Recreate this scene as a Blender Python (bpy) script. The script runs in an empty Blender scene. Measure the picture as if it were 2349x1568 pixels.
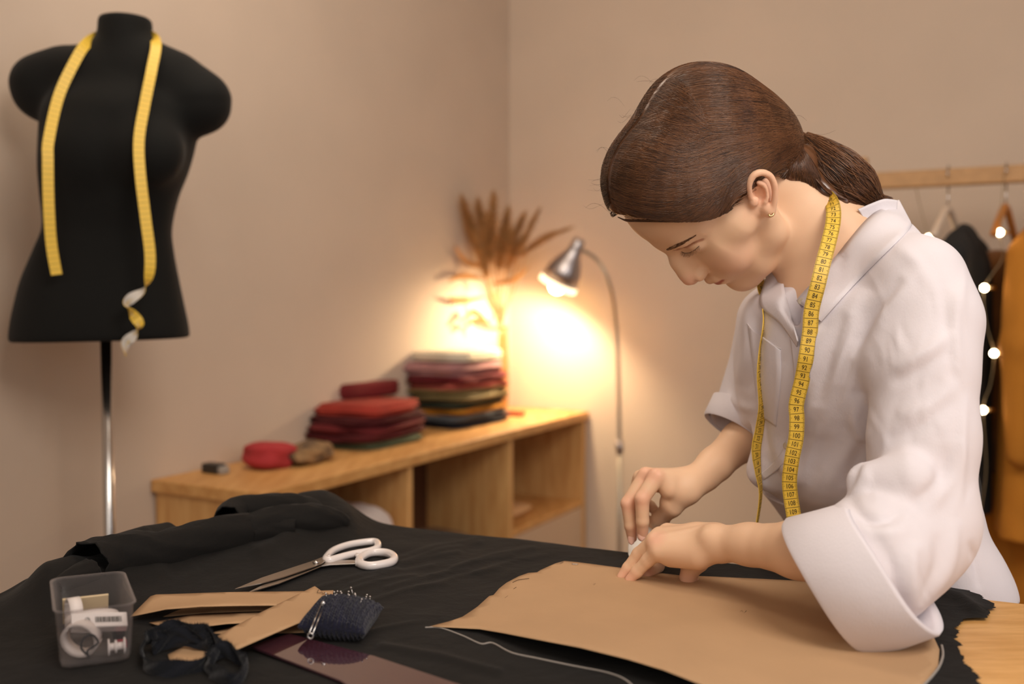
import bpy, math, random
import numpy as np
from mathutils import Vector, geometry
random.seed(7); rng = np.random.default_rng(7)
SC = bpy.context.scene; COL = SC.collection
W, Hh, FPX = 2349, 1568, 2284.0
CX, CY = W/2, Hh/2
TH = math.atan(104/FPX)              # camera pitch (down)
CAMZ = 1.18; TZ = 0.85               # camera height, table-top height
V = lambda *a: np.array(a, dtype=float)
def unit(v): v = np.asarray(v, float); return v/(np.linalg.norm(v)+1e-12)
def ray(px, py):
    u = (px-CX)/FPX; v = -(py-CY)/FPX
    return V(u, math.cos(TH)+v*math.sin(TH), -math.sin(TH)+v*math.cos(TH))
def P(px, py, d):
    r = ray(px, py); return r/r[1]*d + V(0,0,CAMZ)
def T(px, py, h=0.0):                # where a sight line meets the plane h above the table
    r = ray(px, py); k = (TZ+h-CAMZ)/r[2]; return r*k + V(0,0,CAMZ)
def proj(p):
    q = np.asarray(p)-V(0,0,CAMZ)
    dz = q[...,1]*math.cos(TH)-q[...,2]*math.sin(TH)
    vy = q[...,1]*math.sin(TH)+q[...,2]*math.cos(TH)
    return np.stack([CX+FPX*q[...,0]/dz, CY-FPX*vy/dz], -1)
# ------------------------------------------------------------------ materials
def srgb(r, g, b):
    f = lambda c: ((c/255+0.055)/1.055)**2.4 if c/255 > 0.04045 else c/255/12.92
    return (f(r), f(g), f(b), 1)
def mat(name, col, rough=0.6, metal=0.0, var=0.0, vscale=8, bump=0.0, bscale=60, bstretch=(1,1,1), sheen=0.0, spec=0.5, sss=0.0, attr=None, trans=0.0, emit=None, estr=0, col2=None, coat=0, bdist=0.002, b2=0.0, b2scale=9):
    m = bpy.data.materials.new(name); m.use_nodes = True
    nt = m.node_tree; N = nt.nodes; L = nt.links; b = N['Principled BSDF']
    b.inputs['Base Color'].default_value = col
    b.inputs['Roughness'].default_value = rough; b.inputs['Metallic'].default_value = metal
    b.inputs['Specular IOR Level'].default_value = spec
    b.inputs['Sheen Weight'].default_value = sheen
    b.inputs['Transmission Weight'].default_value = trans
    b.inputs['Coat Weight'].default_value = coat
    if sss:
        b.inputs['Subsurface Weight'].default_value = sss; b.inputs['Subsurface Radius'].default_value = (1,.4,.25); b.inputs['Subsurface Scale'].default_value = .006
    if emit: b.inputs['Emission Color'].default_value = emit; b.inputs['Emission Strength'].default_value = estr
    tc = N.new('ShaderNodeTexCoord'); src = None
    if var or col2:
        mp = N.new('ShaderNodeMapping'); mp.inputs['Scale'].default_value = bstretch
        L.new(tc.outputs['Object'], mp.inputs[0])
        n = N.new('ShaderNodeTexNoise'); n.inputs['Scale'].default_value = vscale; n.inputs['Detail'].default_value = 5
        L.new(mp.outputs[0], n.inputs['Vector'])
        r = N.new('ShaderNodeValToRGB'); c2 = col2 or tuple(c*(1-var) for c in col[:3])+(1,)
        r.color_ramp.elements[0].position = .35; r.color_ramp.elements[1].position = .65
        r.color_ramp.elements[0].color = c2; r.color_ramp.elements[1].color = col
        L.new(n.outputs['Fac'], r.inputs[0]); src = r.outputs[0]
    if attr:
        a = N.new('ShaderNodeAttribute'); a.attribute_name = attr
        if src is None: L.new(a.outputs['Color'], b.inputs['Base Color'])
        else:
            mx = N.new('ShaderNodeMix'); mx.data_type = 'RGBA'; mx.blend_type = 'MULTIPLY'; mx.inputs[0].default_value = 1
            L.new(a.outputs['Color'], mx.inputs[6]); L.new(src, mx.inputs[7]); L.new(mx.outputs[2], b.inputs['Base Color'])
    elif src: L.new(src, b.inputs['Base Color'])
    prev = None
    for (st, scl, dist, strt) in ((bump, bscale, bdist, bstretch), (b2, b2scale, .02, (1,1,1))):
        if not st: continue
        mp = N.new('ShaderNodeMapping'); mp.inputs['Scale'].default_value = strt
        L.new(tc.outputs['Object'], mp.inputs[0])
        n = N.new('ShaderNodeTexNoise'); n.inputs['Scale'].default_value = scl; n.inputs['Detail'].default_value = 4
        n.inputs['Distortion'].default_value = .3
        L.new(mp.outputs[0], n.inputs['Vector'])
        bp = N.new('ShaderNodeBump'); bp.inputs['Strength'].default_value = st; bp.inputs['Distance'].default_value = dist
        L.new(n.outputs['Fac'], bp.inputs['Height'])
        if prev: L.new(prev, bp.inputs['Normal'])
        prev = bp.outputs[0]
    if prev: L.new(prev, b.inputs['Normal'])
    return m
def clear_mat(name, col, k=0.2, rough=0.1, tint=(1,1,1,1)):
    m = bpy.data.materials.new(name); m.use_nodes = True
    nt = m.node_tree; N = nt.nodes; L = nt.links; b = N['Principled BSDF']
    b.inputs['Base Color'].default_value = col; b.inputs['Roughness'].default_value = rough
    t = N.new('ShaderNodeBsdfTransparent'); t.inputs[0].default_value = tint
    lw = N.new('ShaderNodeLayerWeight'); lw.inputs[0].default_value = .3
    ma = N.new('ShaderNodeMath'); ma.operation = 'MULTIPLY_ADD'; ma.inputs[1].default_value = .30; ma.inputs[2].default_value = k
    L.new(lw.outputs['Facing'], ma.inputs[0])
    mx = N.new('ShaderNodeMixShader'); L.new(ma.outputs[0], mx.inputs[0]); L.new(t.outputs[0], mx.inputs[1]); L.new(b.outputs[0], mx.inputs[2])
    L.new(mx.outputs[0], N['Material Output'].inputs[0]); return m
M = {}
M['wall'] = mat('wall_paint', (.60,.485,.390,1), .85, var=.05, vscale=3, bump=.25, bscale=220, bdist=.001)
M['ceiling'] = mat('ceiling_paint', (.7,.62,.54,1), .9)
M['floor'] = mat('floor_wood', srgb(150,110,72), .5, var=.3, vscale=4, bstretch=(1,8,1))
M['pine'] = mat('pine_wood', srgb(218,168,104), .5, col2=srgb(198,144,82), vscale=5, bstretch=(9,1.2,9), bump=.1, bscale=30)
M['pine_end'] = mat('pine_wood_end', srgb(220,174,112), .5, col2=srgb(200,148,88), vscale=6, bstretch=(9,9,1.1), bump=.1, bscale=30)
M['white_panel'] = mat('white_panel', srgb(205,180,152), .5)
M['oak'] = mat('table_oak', srgb(222,172,108), .45, col2=srgb(204,152,88), vscale=9, bstretch=(2,14,4), bump=.08, bscale=60)
M['black_cloth'] = mat('black_cotton', (.0062,.0052,.0046,1), .85, var=.3, vscale=7, sheen=.03, spec=.25, bump=.5, bscale=500, bdist=.0006, b2=.25, b2scale=14)
M['fray'] = mat('frayed_navy_cotton', (.006,.007,.011,1), .9, sheen=.15, spec=.2, bump=.6, bscale=300)
M['kraft'] = mat('kraft_paper', srgb(184,149,113), .75, var=.06, vscale=12, bump=.12, bscale=350, bdist=.0006, b2=.10, b2scale=7, spec=.3)
M['pencil'] = mat('pencil_lead', srgb(95,72,52), .7)
M['chalkline'] = mat('chalk_trace', srgb(150,142,135), .9)
M['chalk'] = mat('white_chalk', srgb(250,244,234), .7, bump=.1, bscale=200)
M['form'] = mat('black_jersey', (.006,.006,.0055,1), .85, sheen=.05, spec=.2, bump=.3, bscale=600, bdist=.0006)
M['chrome'] = mat('chrome', (.55,.53,.52,1), .18, 1)
M['steel'] = mat('blade_steel', (.50,.45,.40,1), .3, 1)
M['whiteplastic'] = mat('white_plastic', srgb(232,224,222), .18, coat=.5)
M['tape_y'] = mat('tape_yellow', srgb(236,196,72), .42)
M['tape_w'] = mat('tape_white', srgb(214,208,200), .45)
M['ink'] = mat('tape_ink', srgb(38,32,20), .5)
M['skin'] = mat('skin', (1,1,1,1), .46, sss=.12, attr='tint', bump=.12, bscale=450, bdist=.0005, spec=.35)
M['hair'] = mat('brown_hair', srgb(112,73,47), .26, col2=srgb(84,53,33), vscale=40, spec=.7)
M['hair2'] = mat('light_brown_hair', srgb(126,86,58), .26, spec=.6)
M['hair_d'] = mat('dark_brown_hair', srgb(56,35,24), .38, spec=.5)
M['linen'] = mat('white_linen', srgb(224,218,224), .8, sheen=.12, spec=.2, bump=.35, bscale=620, bdist=.0006, bstretch=(1,1,.45), b2=.05, b2scale=22)
M['seam'] = mat('linen_seam', srgb(212,204,205), .85)
M['button'] = mat('shell_button', srgb(205,190,170), .3, coat=.5)
M['gold'] = mat('gold', (.72,.5,.22,1), .25, 1)
M['trouser'] = mat('black_trouser_cloth', (.012,.012,.013,1), .8)
M['shoe'] = mat('white_shoe', (.6,.58,.55,1), .5)
M['clearbox'] = clear_mat('clear_plastic', srgb(190,182,180), .03, .12, (.95,.94,.94,1))
M['purple'] = mat('purple_acrylic', srgb(66,36,46), .06, spec=.8, coat=1)
M['knit'] = mat('navy_knit', srgb(26,27,48), .85, sheen=.2, var=.45, vscale=120, bump=1, bscale=350, spec=.2)
M['elastic'] = mat('white_elastic', srgb(222,212,208), .7)
M['beige'] = mat('beige_card', srgb(205,184,150), .7)
M['red'] = mat('red_plastic', srgb(150,38,34), .4)
M['blueplastic'] = mat('blue_print', srgb(80,80,120), .5)
M['lamp_metal'] = mat('lamp_metal', (.42,.38,.38,1), .32, .85)
M['lamp_pole'] = mat('lamp_pole_metal', (.45,.40,.33,1), .4, .6)
M['bulb'] = mat('lit_bulb', (1,.8,.5,1), .5, emit=(1,.66,.30,1), estr=60)
M['lit_rim'] = mat('emissive_rim_glow', (1,.85,.6,1), .5, emit=(1,.80,.52,1), estr=2.2)  # emission imitates lamplight on the shade edge
M['fairy'] = mat('fairy_bulb', (1,.8,.5,1), .5, emit=(1,.80,.52,1), estr=26)
M['pampas'] = mat('dried_grass', srgb(190,140,86), .9, var=.3, vscale=30)
M['vase'] = mat('brown_vase', srgb(160,112,64), .35, coat=.4)
M['railwood'] = mat('rail_wood', srgb(190,148,102), .6, var=.15, bstretch=(1,8,8))
M['hangerwhite'] = mat('hanger_white', srgb(220,200,180), .4)
M['hangerwood'] = mat('hanger_wood', srgb(190,120,50), .5)
M['jacket'] = mat('black_jacket_cloth', (.010,.010,.011,1), .9)
M['mustard'] = mat('mustard_cloth', srgb(188,122,34), .9, var=.15, vscale=6)
M['velvet'] = mat('brown_satin', srgb(120,72,22), .35, sheen=.4, var=.4, vscale=12)
M['wire'] = mat('light_wire', (.3,.22,.12,1), .5)
# ------------------------------------------------------------------ objects
ORG = {}
def tagp(o, label=None, cat=None, group=None, kind=None):
    if label: o['label'] = label
    if cat: o['category'] = cat
    if group: o['group'] = group
    if kind: o['kind'] = kind
    return o
def empty(name, loc, label, cat, group=None):
    o = bpy.data.objects.new(name, None); COL.objects.link(o); o.location = tuple(loc); o.empty_display_size = .02
    ORG[o.name] = V(*loc); return tagp(o, label, cat, group)
def mk(name, verts, faces, mats, parent=None, smooth=True, midx=None, tint=None, kind=None, label=None, cat=None, group=None, loc=None):
    org = V(0,0,0)
    if parent is not None: org = ORG[parent.name]
    elif loc is not None: org = V(*loc)
    me = bpy.data.meshes.new(name)
    verts = np.asarray(verts, float)-org
    if isinstance(faces, np.ndarray):
        n = len(faces); k = faces.shape[1]
        me.vertices.add(len(verts)); me.vertices.foreach_set('co', verts.astype(np.float32).ravel())
        me.loops.add(n*k); me.loops.foreach_set('vertex_index', faces.astype(np.int32).ravel())
        me.polygons.add(n); me.polygons.foreach_set('loop_start', np.arange(0, n*k, k, dtype=np.int32))
        try: me.polygons.foreach_set('loop_total', np.full(n, k, dtype=np.int32))
        except Exception: pass
        me.update(calc_edges=True); me.validate()
    else:
        me.from_pydata([tuple(v) for v in verts], [], [tuple(int(i) for i in f) for f in faces])
    if not isinstance(mats, (list, tuple)): mats = [mats]
    for m in mats: me.materials.append(m)
    if midx is not None and len(midx) == len(me.polygons): me.polygons.foreach_set('material_index', np.asarray(midx, np.int32))
    me.polygons.foreach_set('use_smooth', np.full(len(me.polygons), bool(smooth)))
    if tint is not None:
        a = me.color_attributes.new('tint', 'FLOAT_COLOR', 'POINT')
        a.data.foreach_set('color', np.concatenate([tint, np.ones((len(tint),1))], 1).astype(np.float32).ravel())
    me.update()
    o = bpy.data.objects.new(name, me); COL.objects.link(o)
    if parent is not None:
        o.parent = parent; ORG[o.name] = org
        if parent.parent is None and parent.type == 'MESH': pass
    else:
        o.location = tuple(org); ORG[o.name] = org
    if parent is not None and parent.type == 'MESH' and parent.parent is not None: ORG[o.name] = org
    return tagp(o, label, cat, group, kind)
class MB:
    """collects pieces for ONE mesh"""
    def __init__(s): s.v = []; s.f = []; s.m = []; s.n = 0
    def add(s, v, f, mi=0):
        v = np.asarray(v, float).reshape(-1,3); s.v.append(v)
        for q in f: s.f.append([int(i)+s.n for i in q]); s.m.append(mi)
        s.n += len(v); return s
    def box(s, c, ax, ay, az, mi=0):
        c = V(*c); ax, ay, az = map(np.asarray, (ax, ay, az))
        v = [c+i*ax+j*ay+k*az for i in (-1,1) for j in (-1,1) for k in (-1,1)]
        return s.add(v, [(0,1,3,2),(4,6,7,5),(0,4,5,1),(2,3,7,6),(0,2,6,4),(1,5,7,3)], mi)
    def tube(s, pts, r, n=8, cap=True, mi=0, flat=None, closed=False):
        pts = np.asarray(pts, float); K = len(pts)
        r = np.full(K, r) if np.isscalar(r) else np.asarray(r)
        if closed: tan = np.roll(pts,-1,0)-np.roll(pts,1,0)
        else: tan = np.gradient(pts, axis=0)
        tan /= (np.linalg.norm(tan,axis=1,keepdims=True)+1e-12)
        up = V(0,0,1) if flat is None else unit(flat)
        a = np.cross(tan, up)
        bad = np.linalg.norm(a,axis=1) < 1e-3
        a[bad] = np.cross(tan[bad], V(1,0,0.1)); a /= np.linalg.norm(a,axis=1,keepdims=True)
        for i in range(1,K):
            if a[i]@a[i-1] < 0: a[i] = -a[i]
        b = np.cross(tan, a)
        t = np.linspace(0, 2*math.pi, n, endpoint=False)
        v = pts[:,None,:]+r[:,None,None]*(np.cos(t)[None,:,None]*a[:,None,:]+np.sin(t)[None,:,None]*b[:,None,:])
        f = []
        for i in range(K if closed else K-1):
            j2 = (i+1) % K
            for j in range(n): f.append((i*n+j, i*n+(j+1)%n, j2*n+(j+1)%n, j2*n+j))
        if cap and not closed: f.append(tuple(range(n-1,-1,-1))); f.append(tuple((K-1)*n+j for j in range(n)))
        return s.add(v.reshape(-1,3), f, mi)
    def grid(s, G, mi=0, closed_u=False, flip=False):
        G = np.asarray(G, float); a, b = G.shape[:2]; f = []
        for i in range(a if closed_u else a-1):
            i2 = (i+1) % a
            for j in range(b-1):
                q = (i*b+j, i2*b+j, i2*b+j+1, i*b+j+1); f.append(q[::-1] if flip else q)
        return s.add(G.reshape(-1,3), f, mi)
    def lathe(s, prof, c, axis=(0,0,1), n=24, mi=0):
        ax = unit(axis); e = unit(np.cross(ax, V(1,.3,.2))); g = np.cross(ax, e)
        t = np.linspace(0, 2*math.pi, n, endpoint=False)
        G = np.array([[V(*c)+ax*z+r*(math.cos(q)*e+math.sin(q)*g) for r, z in prof] for q in t])
        return s.grid(G, mi, closed_u=True)
    def prism(s, poly, h, mi=0, up=(0,0,1)):
        poly = np.asarray(poly, float); n = len(poly); top = poly+V(*up)*h
        tris = geometry.tessellate_polygon([[Vector(p) for p in poly]])
        f = [(a+n,b+n,c+n) for a,b,c in tris]+[(c,b,a) for a,b,c in tris]+[(i,(i+1)%n,(i+1)%n+n,i+n) for i in range(n)]
        return s.add(np.concatenate([poly, top]), f, mi)
    def sphere(s, c, r, n=12, mi=0, sc=(1,1,1)):
        th = np.linspace(0, math.pi, n//2+1); ph = np.linspace(0, 2*math.pi, n, endpoint=False)
        G = np.array([[V(*c)+r*V(*sc)*V(math.sin(a)*math.cos(b), math.sin(a)*math.sin(b), math.cos(a)) for a in th] for b in ph])
        return s.grid(G, mi, closed_u=True)
    def build(s, name, mats, parent=None, smooth=True, **k):
        o = mk(name, np.concatenate(s.v), s.f, mats, parent, smooth, s.m, **k)
        import bmesh
        b = bmesh.new(); b.from_mesh(o.data); bmesh.ops.recalc_face_normals(b, faces=b.faces); b.to_mesh(o.data); b.free(); return o
def solid(o, t, off=-1):
    m = o.modifiers.new('solid', 'SOLIDIFY'); m.thickness = t; m.offset = off; return o
def bevel(o, w=.003, seg=2):
    m = o.modifiers.new('bevel', 'BEVEL'); m.width = w; m.segments = seg; m.limit_method = 'ANGLE'; return o
def cat(pts, n=8, closed=False):
    p = np.asarray(pts, float); K = len(p); out = []
    for i in range(K if closed else K-1):
        if closed: a,b,c,d = p[(i-1)%K],p[i],p[(i+1)%K],p[(i+2)%K]
        else: a,b,c,d = p[max(i-1,0)],p[i],p[i+1],p[min(i+2,K-1)]
        for t in np.linspace(0,1,n,endpoint=False):
            out.append(.5*((2*b)+(-a+c)*t+(2*a-5*b+4*c-d)*t*t+(-a+3*b-3*c+d)*t**3))
    if not closed: out.append(p[-1])
    return np.array(out)
# ------------------------------------------------------------------ signed-distance sculpting
class SDF:
    def __init__(s, lo, hi, h):
        s.lo = V(*lo); s.h = h; s.n = np.ceil((V(*hi)-s.lo)/h).astype(int)+1
        s.F = np.full(s.n, .5, np.float32)
        s.ax = [(s.lo[i]+h*np.arange(s.n[i])).astype(np.float32) for i in range(3)]
    def sub(s, lo, hi):
        a = np.clip(np.floor((np.asarray(lo)-s.lo)/s.h).astype(int), 0, s.n); b = np.clip(np.ceil((np.asarray(hi)-s.lo)/s.h).astype(int)+1, 0, s.n)
        sl = tuple(slice(int(a[i]), int(b[i])) for i in range(3))
        if any(x.stop <= x.start for x in sl): return None, None
        X = s.ax[0][sl[0]][:,None,None]; Y = s.ax[1][sl[1]][None,:,None]; Z = s.ax[2][sl[2]][None,None,:]
        return sl, (X, Y, Z)
    def comb(s, sl, d, k, op):
        F = s.F[sl]; d = d.astype(np.float32)
        if op == '-': F, d = -F, d
        h = np.clip(.5+.5*(F-d)/k, 0, 1)
        R = F*(1-h)+d*h-k*h*(1-h)
        s.F[sl] = -R if op == '-' else R
    def cone(s, a, b, ra, rb, k=.006, op='+'):
        a = V(*a); b = V(*b); r = max(ra, rb)+3*k+2*s.h
        sl, g = s.sub(np.minimum(a,b)-r, np.maximum(a,b)+r)
        if sl is None: return s
        ab = b-a; L2 = ab@ab+1e-12
        px, py, pz = g[0]-a[0], g[1]-a[1], g[2]-a[2]
        t = np.clip((px*ab[0]+py*ab[1]+pz*ab[2])/L2, 0, 1)
        d = np.sqrt((px-t*ab[0])**2+(py-t*ab[1])**2+(pz-t*ab[2])**2)-(ra+t*(rb-ra))
        s.comb(sl, d, k, op); return s
    def chain(s, pts, rs, k=.006, op='+'):
        for i in range(len(pts)-1): s.cone(pts[i], pts[i+1], rs[i], rs[i+1], k, op)
        return s
    def ell(s, c, r, R=None, k=.006, op='+'):
        c = V(*c); r = V(*r); m = max(r)+3*k+2*s.h
        sl, g = s.sub(c-m, c+m)
        if sl is None: return s
        p = [g[i]-c[i] for i in range(3)]
        if R is None: R = np.eye(3)
        q = [p[0]*R[i][0]+p[1]*R[i][1]+p[2]*R[i][2] for i in range(3)]
        k0 = np.sqrt((q[0]/r[0])**2+(q[1]/r[1])**2+(q[2]/r[2])**2)
        k1 = np.sqrt((q[0]/r[0]**2)**2+(q[1]/r[1]**2)**2+(q[2]/r[2]**2)**2)+1e-9
        s.comb(sl, k0*(k0-1)/k1, k, op); return s
    def stack(s, zs, xc, yc, a, b, ex, k=.01, pw=2.2):
        """body whose level z has an oval section: centre (xc,yc), half widths a along ex and b across"""
        zs, xc, yc, a, b = map(lambda q: np.asarray(q, float), (zs, xc, yc, a, b)); o = np.argsort(zs)
        zs, xc, yc, a, b = zs[o], xc[o], yc[o], a[o], b[o]; m = max(a.max(), b.max())+.04
        sl, g = s.sub((xc.min()-m, yc.min()-m, zs[0]), (xc.max()+m, yc.max()+m, zs[-1]))
        zf = cat(np.stack([zs, xc, yc, a, b], 1), 8); Z = g[2].ravel(); I = lambda i: np.interp(Z, zf[:,0], zf[:,i])[None,None,:]
        dx, dy = g[0]-I(1), g[1]-I(2); u = np.abs(dx*ex[0]+dy*ex[1])/I(3); v = np.abs(-dx*ex[1]+dy*ex[0])/I(4)
        r = (u**pw+v**pw)**(1/pw)+1e-6
        s.comb(sl, (r-1)*(I(3)*u+I(4)*v)/(u+v+1e-6)*.9, k, '+'); return s
    def cut(s, p, n, rad=None, k=.004):       # remove the side the normal points to
        p = V(*p); n = unit(n)
        if rad is None: sl, g = s.sub(s.lo, s.lo+s.n*s.h)
        else: sl, g = s.sub(p-rad, p+rad)
        d = (g[0]-p[0])*n[0]+(g[1]-p[1])*n[1]+(g[2]-p[2])*n[2]
        s.comb(sl, -d+0*s.F[sl], k, '-'); return s
    def mesh(s):
        F = s.F.copy(); F[0]=F[-1]=.5; F[:,0]=.5; F[:,-1]=.5; F[:,:,0]=.5; F[:,:,-1]=.5
        I = F < 0; nx,ny,nz = F.shape
        c = np.zeros((nx-1,ny-1,nz-1), np.int8)
        for dx in (0,1):
            for dy in (0,1):
                for dz in (0,1): c += I[dx:nx-1+dx,dy:ny-1+dy,dz:nz-1+dz]
        cells = np.argwhere((c > 0)&(c < 8)); idx = np.full(c.shape, -1, np.int32)
        idx[tuple(cells.T)] = np.arange(len(cells))
        acc = np.zeros((len(cells),3)); cnt = np.zeros(len(cells))
        x,y,z = cells.T
        cr = [(i,j,k) for i in (0,1) for j in (0,1) for k in (0,1)]
        for a in cr:
            for ax in range(3):
                if a[ax]: continue
                b = list(a); b[ax] = 1
                fa = F[x+a[0],y+a[1],z+a[2]]; fb = F[x+b[0],y+b[1],z+b[2]]
                m = (fa < 0) != (fb < 0); t = np.where(m, fa/(fa-fb+1e-20), 0)
                for q in range(3): acc[:,q] += np.where(m, a[q]+(t if q == ax else 0), 0)
                cnt += m
        verts = (cells+acc/cnt[:,None])*s.h+s.lo
        quads = []
        for ax in range(3):
            o1, o2 = [(1,2),(2,0),(0,1)][ax]
            s0 = [slice(1,-1)]*3; s0[ax] = slice(0,-1); s1 = [slice(1,-1)]*3; s1[ax] = slice(1,None)
            A = I[tuple(s0)]; B = I[tuple(s1)]
            e = np.argwhere(A != B); 
            if not len(e): continue
            ins = A[tuple(e.T)]
            e = e.copy(); 
            for q in range(3):
                if q != ax: e[:,q] += 1
            def cid(d1, d2):
                g = e.copy(); g[:,o1] -= d1; g[:,o2] -= d2; return idx[tuple(g.T)]
            q = np.stack([cid(1,1), cid(0,1), cid(0,0), cid(1,0)], 1)
            q[~ins] = q[~ins][:,::-1]; quads.append(q)
        return verts, np.concatenate(quads)
def vnormals(v, q):
    n = np.cross(v[q[:,2]]-v[q[:,0]], v[q[:,3]]-v[q[:,1]]); out = np.zeros_like(v)
    for i in range(4): np.add.at(out, q[:,i], n)
    return out/(np.linalg.norm(out,axis=1,keepdims=True)+1e-12)
def relax(v, q, it=2, lam=.5):
    a = np.concatenate([q[:,[0,1]],q[:,[1,2]],q[:,[2,3]],q[:,[3,0]]])
    deg = np.bincount(a.ravel(), minlength=len(v)).astype(float)
    for _ in range(it):
        s_ = np.stack([np.bincount(a[:,0], v[a[:,1],i], len(v))+np.bincount(a[:,1], v[a[:,0],i], len(v)) for i in range(3)],1)
        v = v+lam*(s_/deg[:,None]-v)
    return v
def fold(v, q, strokes, facing=.05):
    """push surface in or out along drapery lines (px polyline, half width px, height m)"""
    n = vnormals(v, q); pr = proj(v); view = unit_rows(v-V(0,0,CAMZ))
    w = np.clip((-(n*view).sum(1)-facing)/.25, 0, 1); d = np.zeros(len(v))
    for pts, hw, h in strokes:
        pts = cat([V(*p,0) for p in pts], 5)[:,:2]
        best = np.full(len(v), 1e9); tt = np.zeros(len(v)); L = len(pts)-1
        box = (pr[:,0] > pts[:,0].min()-3*hw)&(pr[:,0] < pts[:,0].max()+3*hw)&(pr[:,1] > pts[:,1].min()-3*hw)&(pr[:,1] < pts[:,1].max()+3*hw)
        ii = np.nonzero(box)[0]; p = pr[ii]; bb = best[ii]; bt = tt[ii]
        for i in range(L):
            a, b = pts[i], pts[i+1]; ab = b-a; t = np.clip(((p-a)@ab)/(ab@ab+1e-9), 0, 1)
            dd = np.linalg.norm(p-a-t[:,None]*ab, axis=1); m = dd < bb
            bb[m] = dd[m]; bt[m] = (i+t[m])/L
        tap = np.sin(np.pi*np.clip(bt,0,1))**.8
        d[ii] += h*np.exp(-(bb/hw)**2)*tap
    return v+n*(d*w)[:,None]
def unit_rows(a): return a/(np.linalg.norm(a,axis=-1,keepdims=True)+1e-12)
# ================================================================== ROOM
D1 = V(.4726,.8813,0); D2 = V(.8813,-.4726,0); UP = V(0,0,1)
W0 = V(-.849,2.34,0); CORN = W0+1.775*D1
def slab(name, a, b, thick_dir, zlo, zhi, m, kind='structure'):
    a = V(*a); b = V(*b); c = (a+b)/2+thick_dir*.05; c[2] = (zlo+zhi)/2
    o = MB().box(c, (b-a)/2, thick_dir*.05, UP*(zhi-zlo)/2).build(name, m, None, False); o['kind'] = kind; return o
slab('wall_left', CORN-4.6*D1, CORN+.1*D1, -D2, 0, 2.75, M['wall'])
slab('wall_right', CORN, CORN+5.0*D2, D1, 0, 2.75, M['wall'])
for nm, z, m in (('floor',-.05,M['floor']),('ceiling',2.80,M['ceiling'])):
    c = CORN-2.25*D1+2.45*D2; c[2] = z
    o = MB().box(c, 2.4*D1, 2.6*D2, UP*.05).build(nm, m, None, False); o['kind'] = 'structure'
for nm, a, b, td in (('baseboard_left', CORN-4.55*D1, CORN-1.83*D1, D2), ('baseboard_right', CORN+.36*D2, CORN+4.9*D2, -D1)):
    a = V(*a); b = V(*b); c = (a+b)/2+td*.008; c[2] = .04
    o = MB().box(c, (b-a)/2, td*.008, UP*.04).build(nm, M['white_panel'], None, False); o['kind'] = 'structure'
# ================================================================== CABINET
CT = .75
cab = empty('storage_cabinet', W0+.17*D2+.9*D1, 'long pine cabinet with open cubbies against the left wall', 'cabinet')
def cbox(name, s0, s1, e0, e1, z0, z1, m, parent=cab, bv=.003):
    c = W0+D1*(s0+s1)/2+D2*(e0+e1)/2; c = V(c[0],c[1],(z0+z1)/2)
    o = MB().box(c, D1*(s1-s0)/2, D2*(e1-e0)/2, UP*(z1-z0)/2).build(name, m, parent, False)
    return bevel(o, bv) if bv else o
CD = .335
cbox('cabinet_top', -.012, 1.765, .004, CD+.012, CT-.03, CT, M['pine'])
cbox('side_panel', 0, .022, .006, CD, 0, CT-.03, M['pine_end'])
cbox('side_panel', 1.738, 1.76, .006, CD, 0, CT-.03, M['pine_end'])
for s_ in (.587, 1.17): cbox('divider_panel', s_-.011, s_+.011, .006, CD, .04, CT-.03, M['pine_end'])
cbox('back_panel', .02, 1.74, .006, .014, .04, CT-.03, mat('shade_brown_back_board', srgb(96,56,28), .7, var=.2))  # dark brown colour stands in for the shade inside the cubbies
cbox('shelf', 1.181, 1.738, .014, CD, .395, .415, M['pine'])
for a,b in ((.022,.576),(.598,1.159),(1.181,1.738)): cbox('shelf', a, b, .014, CD, .04, .06, M['pine'])
cbox('drawer_front', 1.183, 1.736, CD-.02, CD-.002, .065, .393, M['white_panel'])
def ontop(px, py, h=0.0):      # point on the cabinet top under a sight line
    r = ray(px, py); k = (CT+h-CAMZ)/r[2]; return r*k+V(0,0,CAMZ)
# papers / pale bundle in first cubby, bundle in second and things in the third
def lump(name, c, ax, ay, az, m, seed=0, n=20, pw=.45, amp=.05, parent=None, **k):
    rs = np.random.default_rng(seed); th = np.linspace(-math.pi/2, math.pi/2, n); ph = np.linspace(0, 2*math.pi, 2*n, endpoint=False)
    f = lambda x, p: np.sign(x)*np.abs(x)**p
    w = rs.normal(size=(6,3))*3.2; o = rs.uniform(0,6,6)
    G = np.zeros((2*n, n, 3))
    for i, b in enumerate(ph):
        for j, a in enumerate(th):
            q = V(f(math.cos(a),pw)*f(math.cos(b),pw), f(math.cos(a),pw)*f(math.sin(b),pw), f(math.sin(a),.75))
            q = q*(1+amp*np.sin(w@q+o).sum()/2.2); G[i,j] = V(*c)+q[0]*ax+q[1]*ay+q[2]*az
    return MB().grid(G, closed_u=True, flip=False).build(name, m, parent, **k)
cub = lambda s, e, z: W0+D1*s+D2*e+UP*z
lump('folded_textile', cub(.46,.22,.62-.09), D1*.10, D2*.10, UP*.09, M['elastic'], 3, label='white bundled cloth in the first open cubby of the pine cabinet', cat='cloth', loc=cub(.46,.22,.44))
cbox('storage_box', .36, .57, .05, .31, .0605, .44, M['white_panel'], None)
tagp(bpy.data.objects['storage_box'], 'pale box inside the first open cubby under the white bundle', 'box')
lump('bundled_textile', cub(.90,.19,.40), D1*.13, D2*.11, UP*.05, mat('taupe_cloth', srgb(126,100,76), .9), 5, label='taupe bundle heaped in the middle open cubby', cat='cloth')
cbox('storage_carton', .70, 1.10, .04, .30, .0605, .35, mat('brown_carton', srgb(120,80,45), .8), None)
tagp(bpy.data.objects['storage_carton'], 'brown carton in the middle cubby beneath the taupe bundle', 'box')
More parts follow.
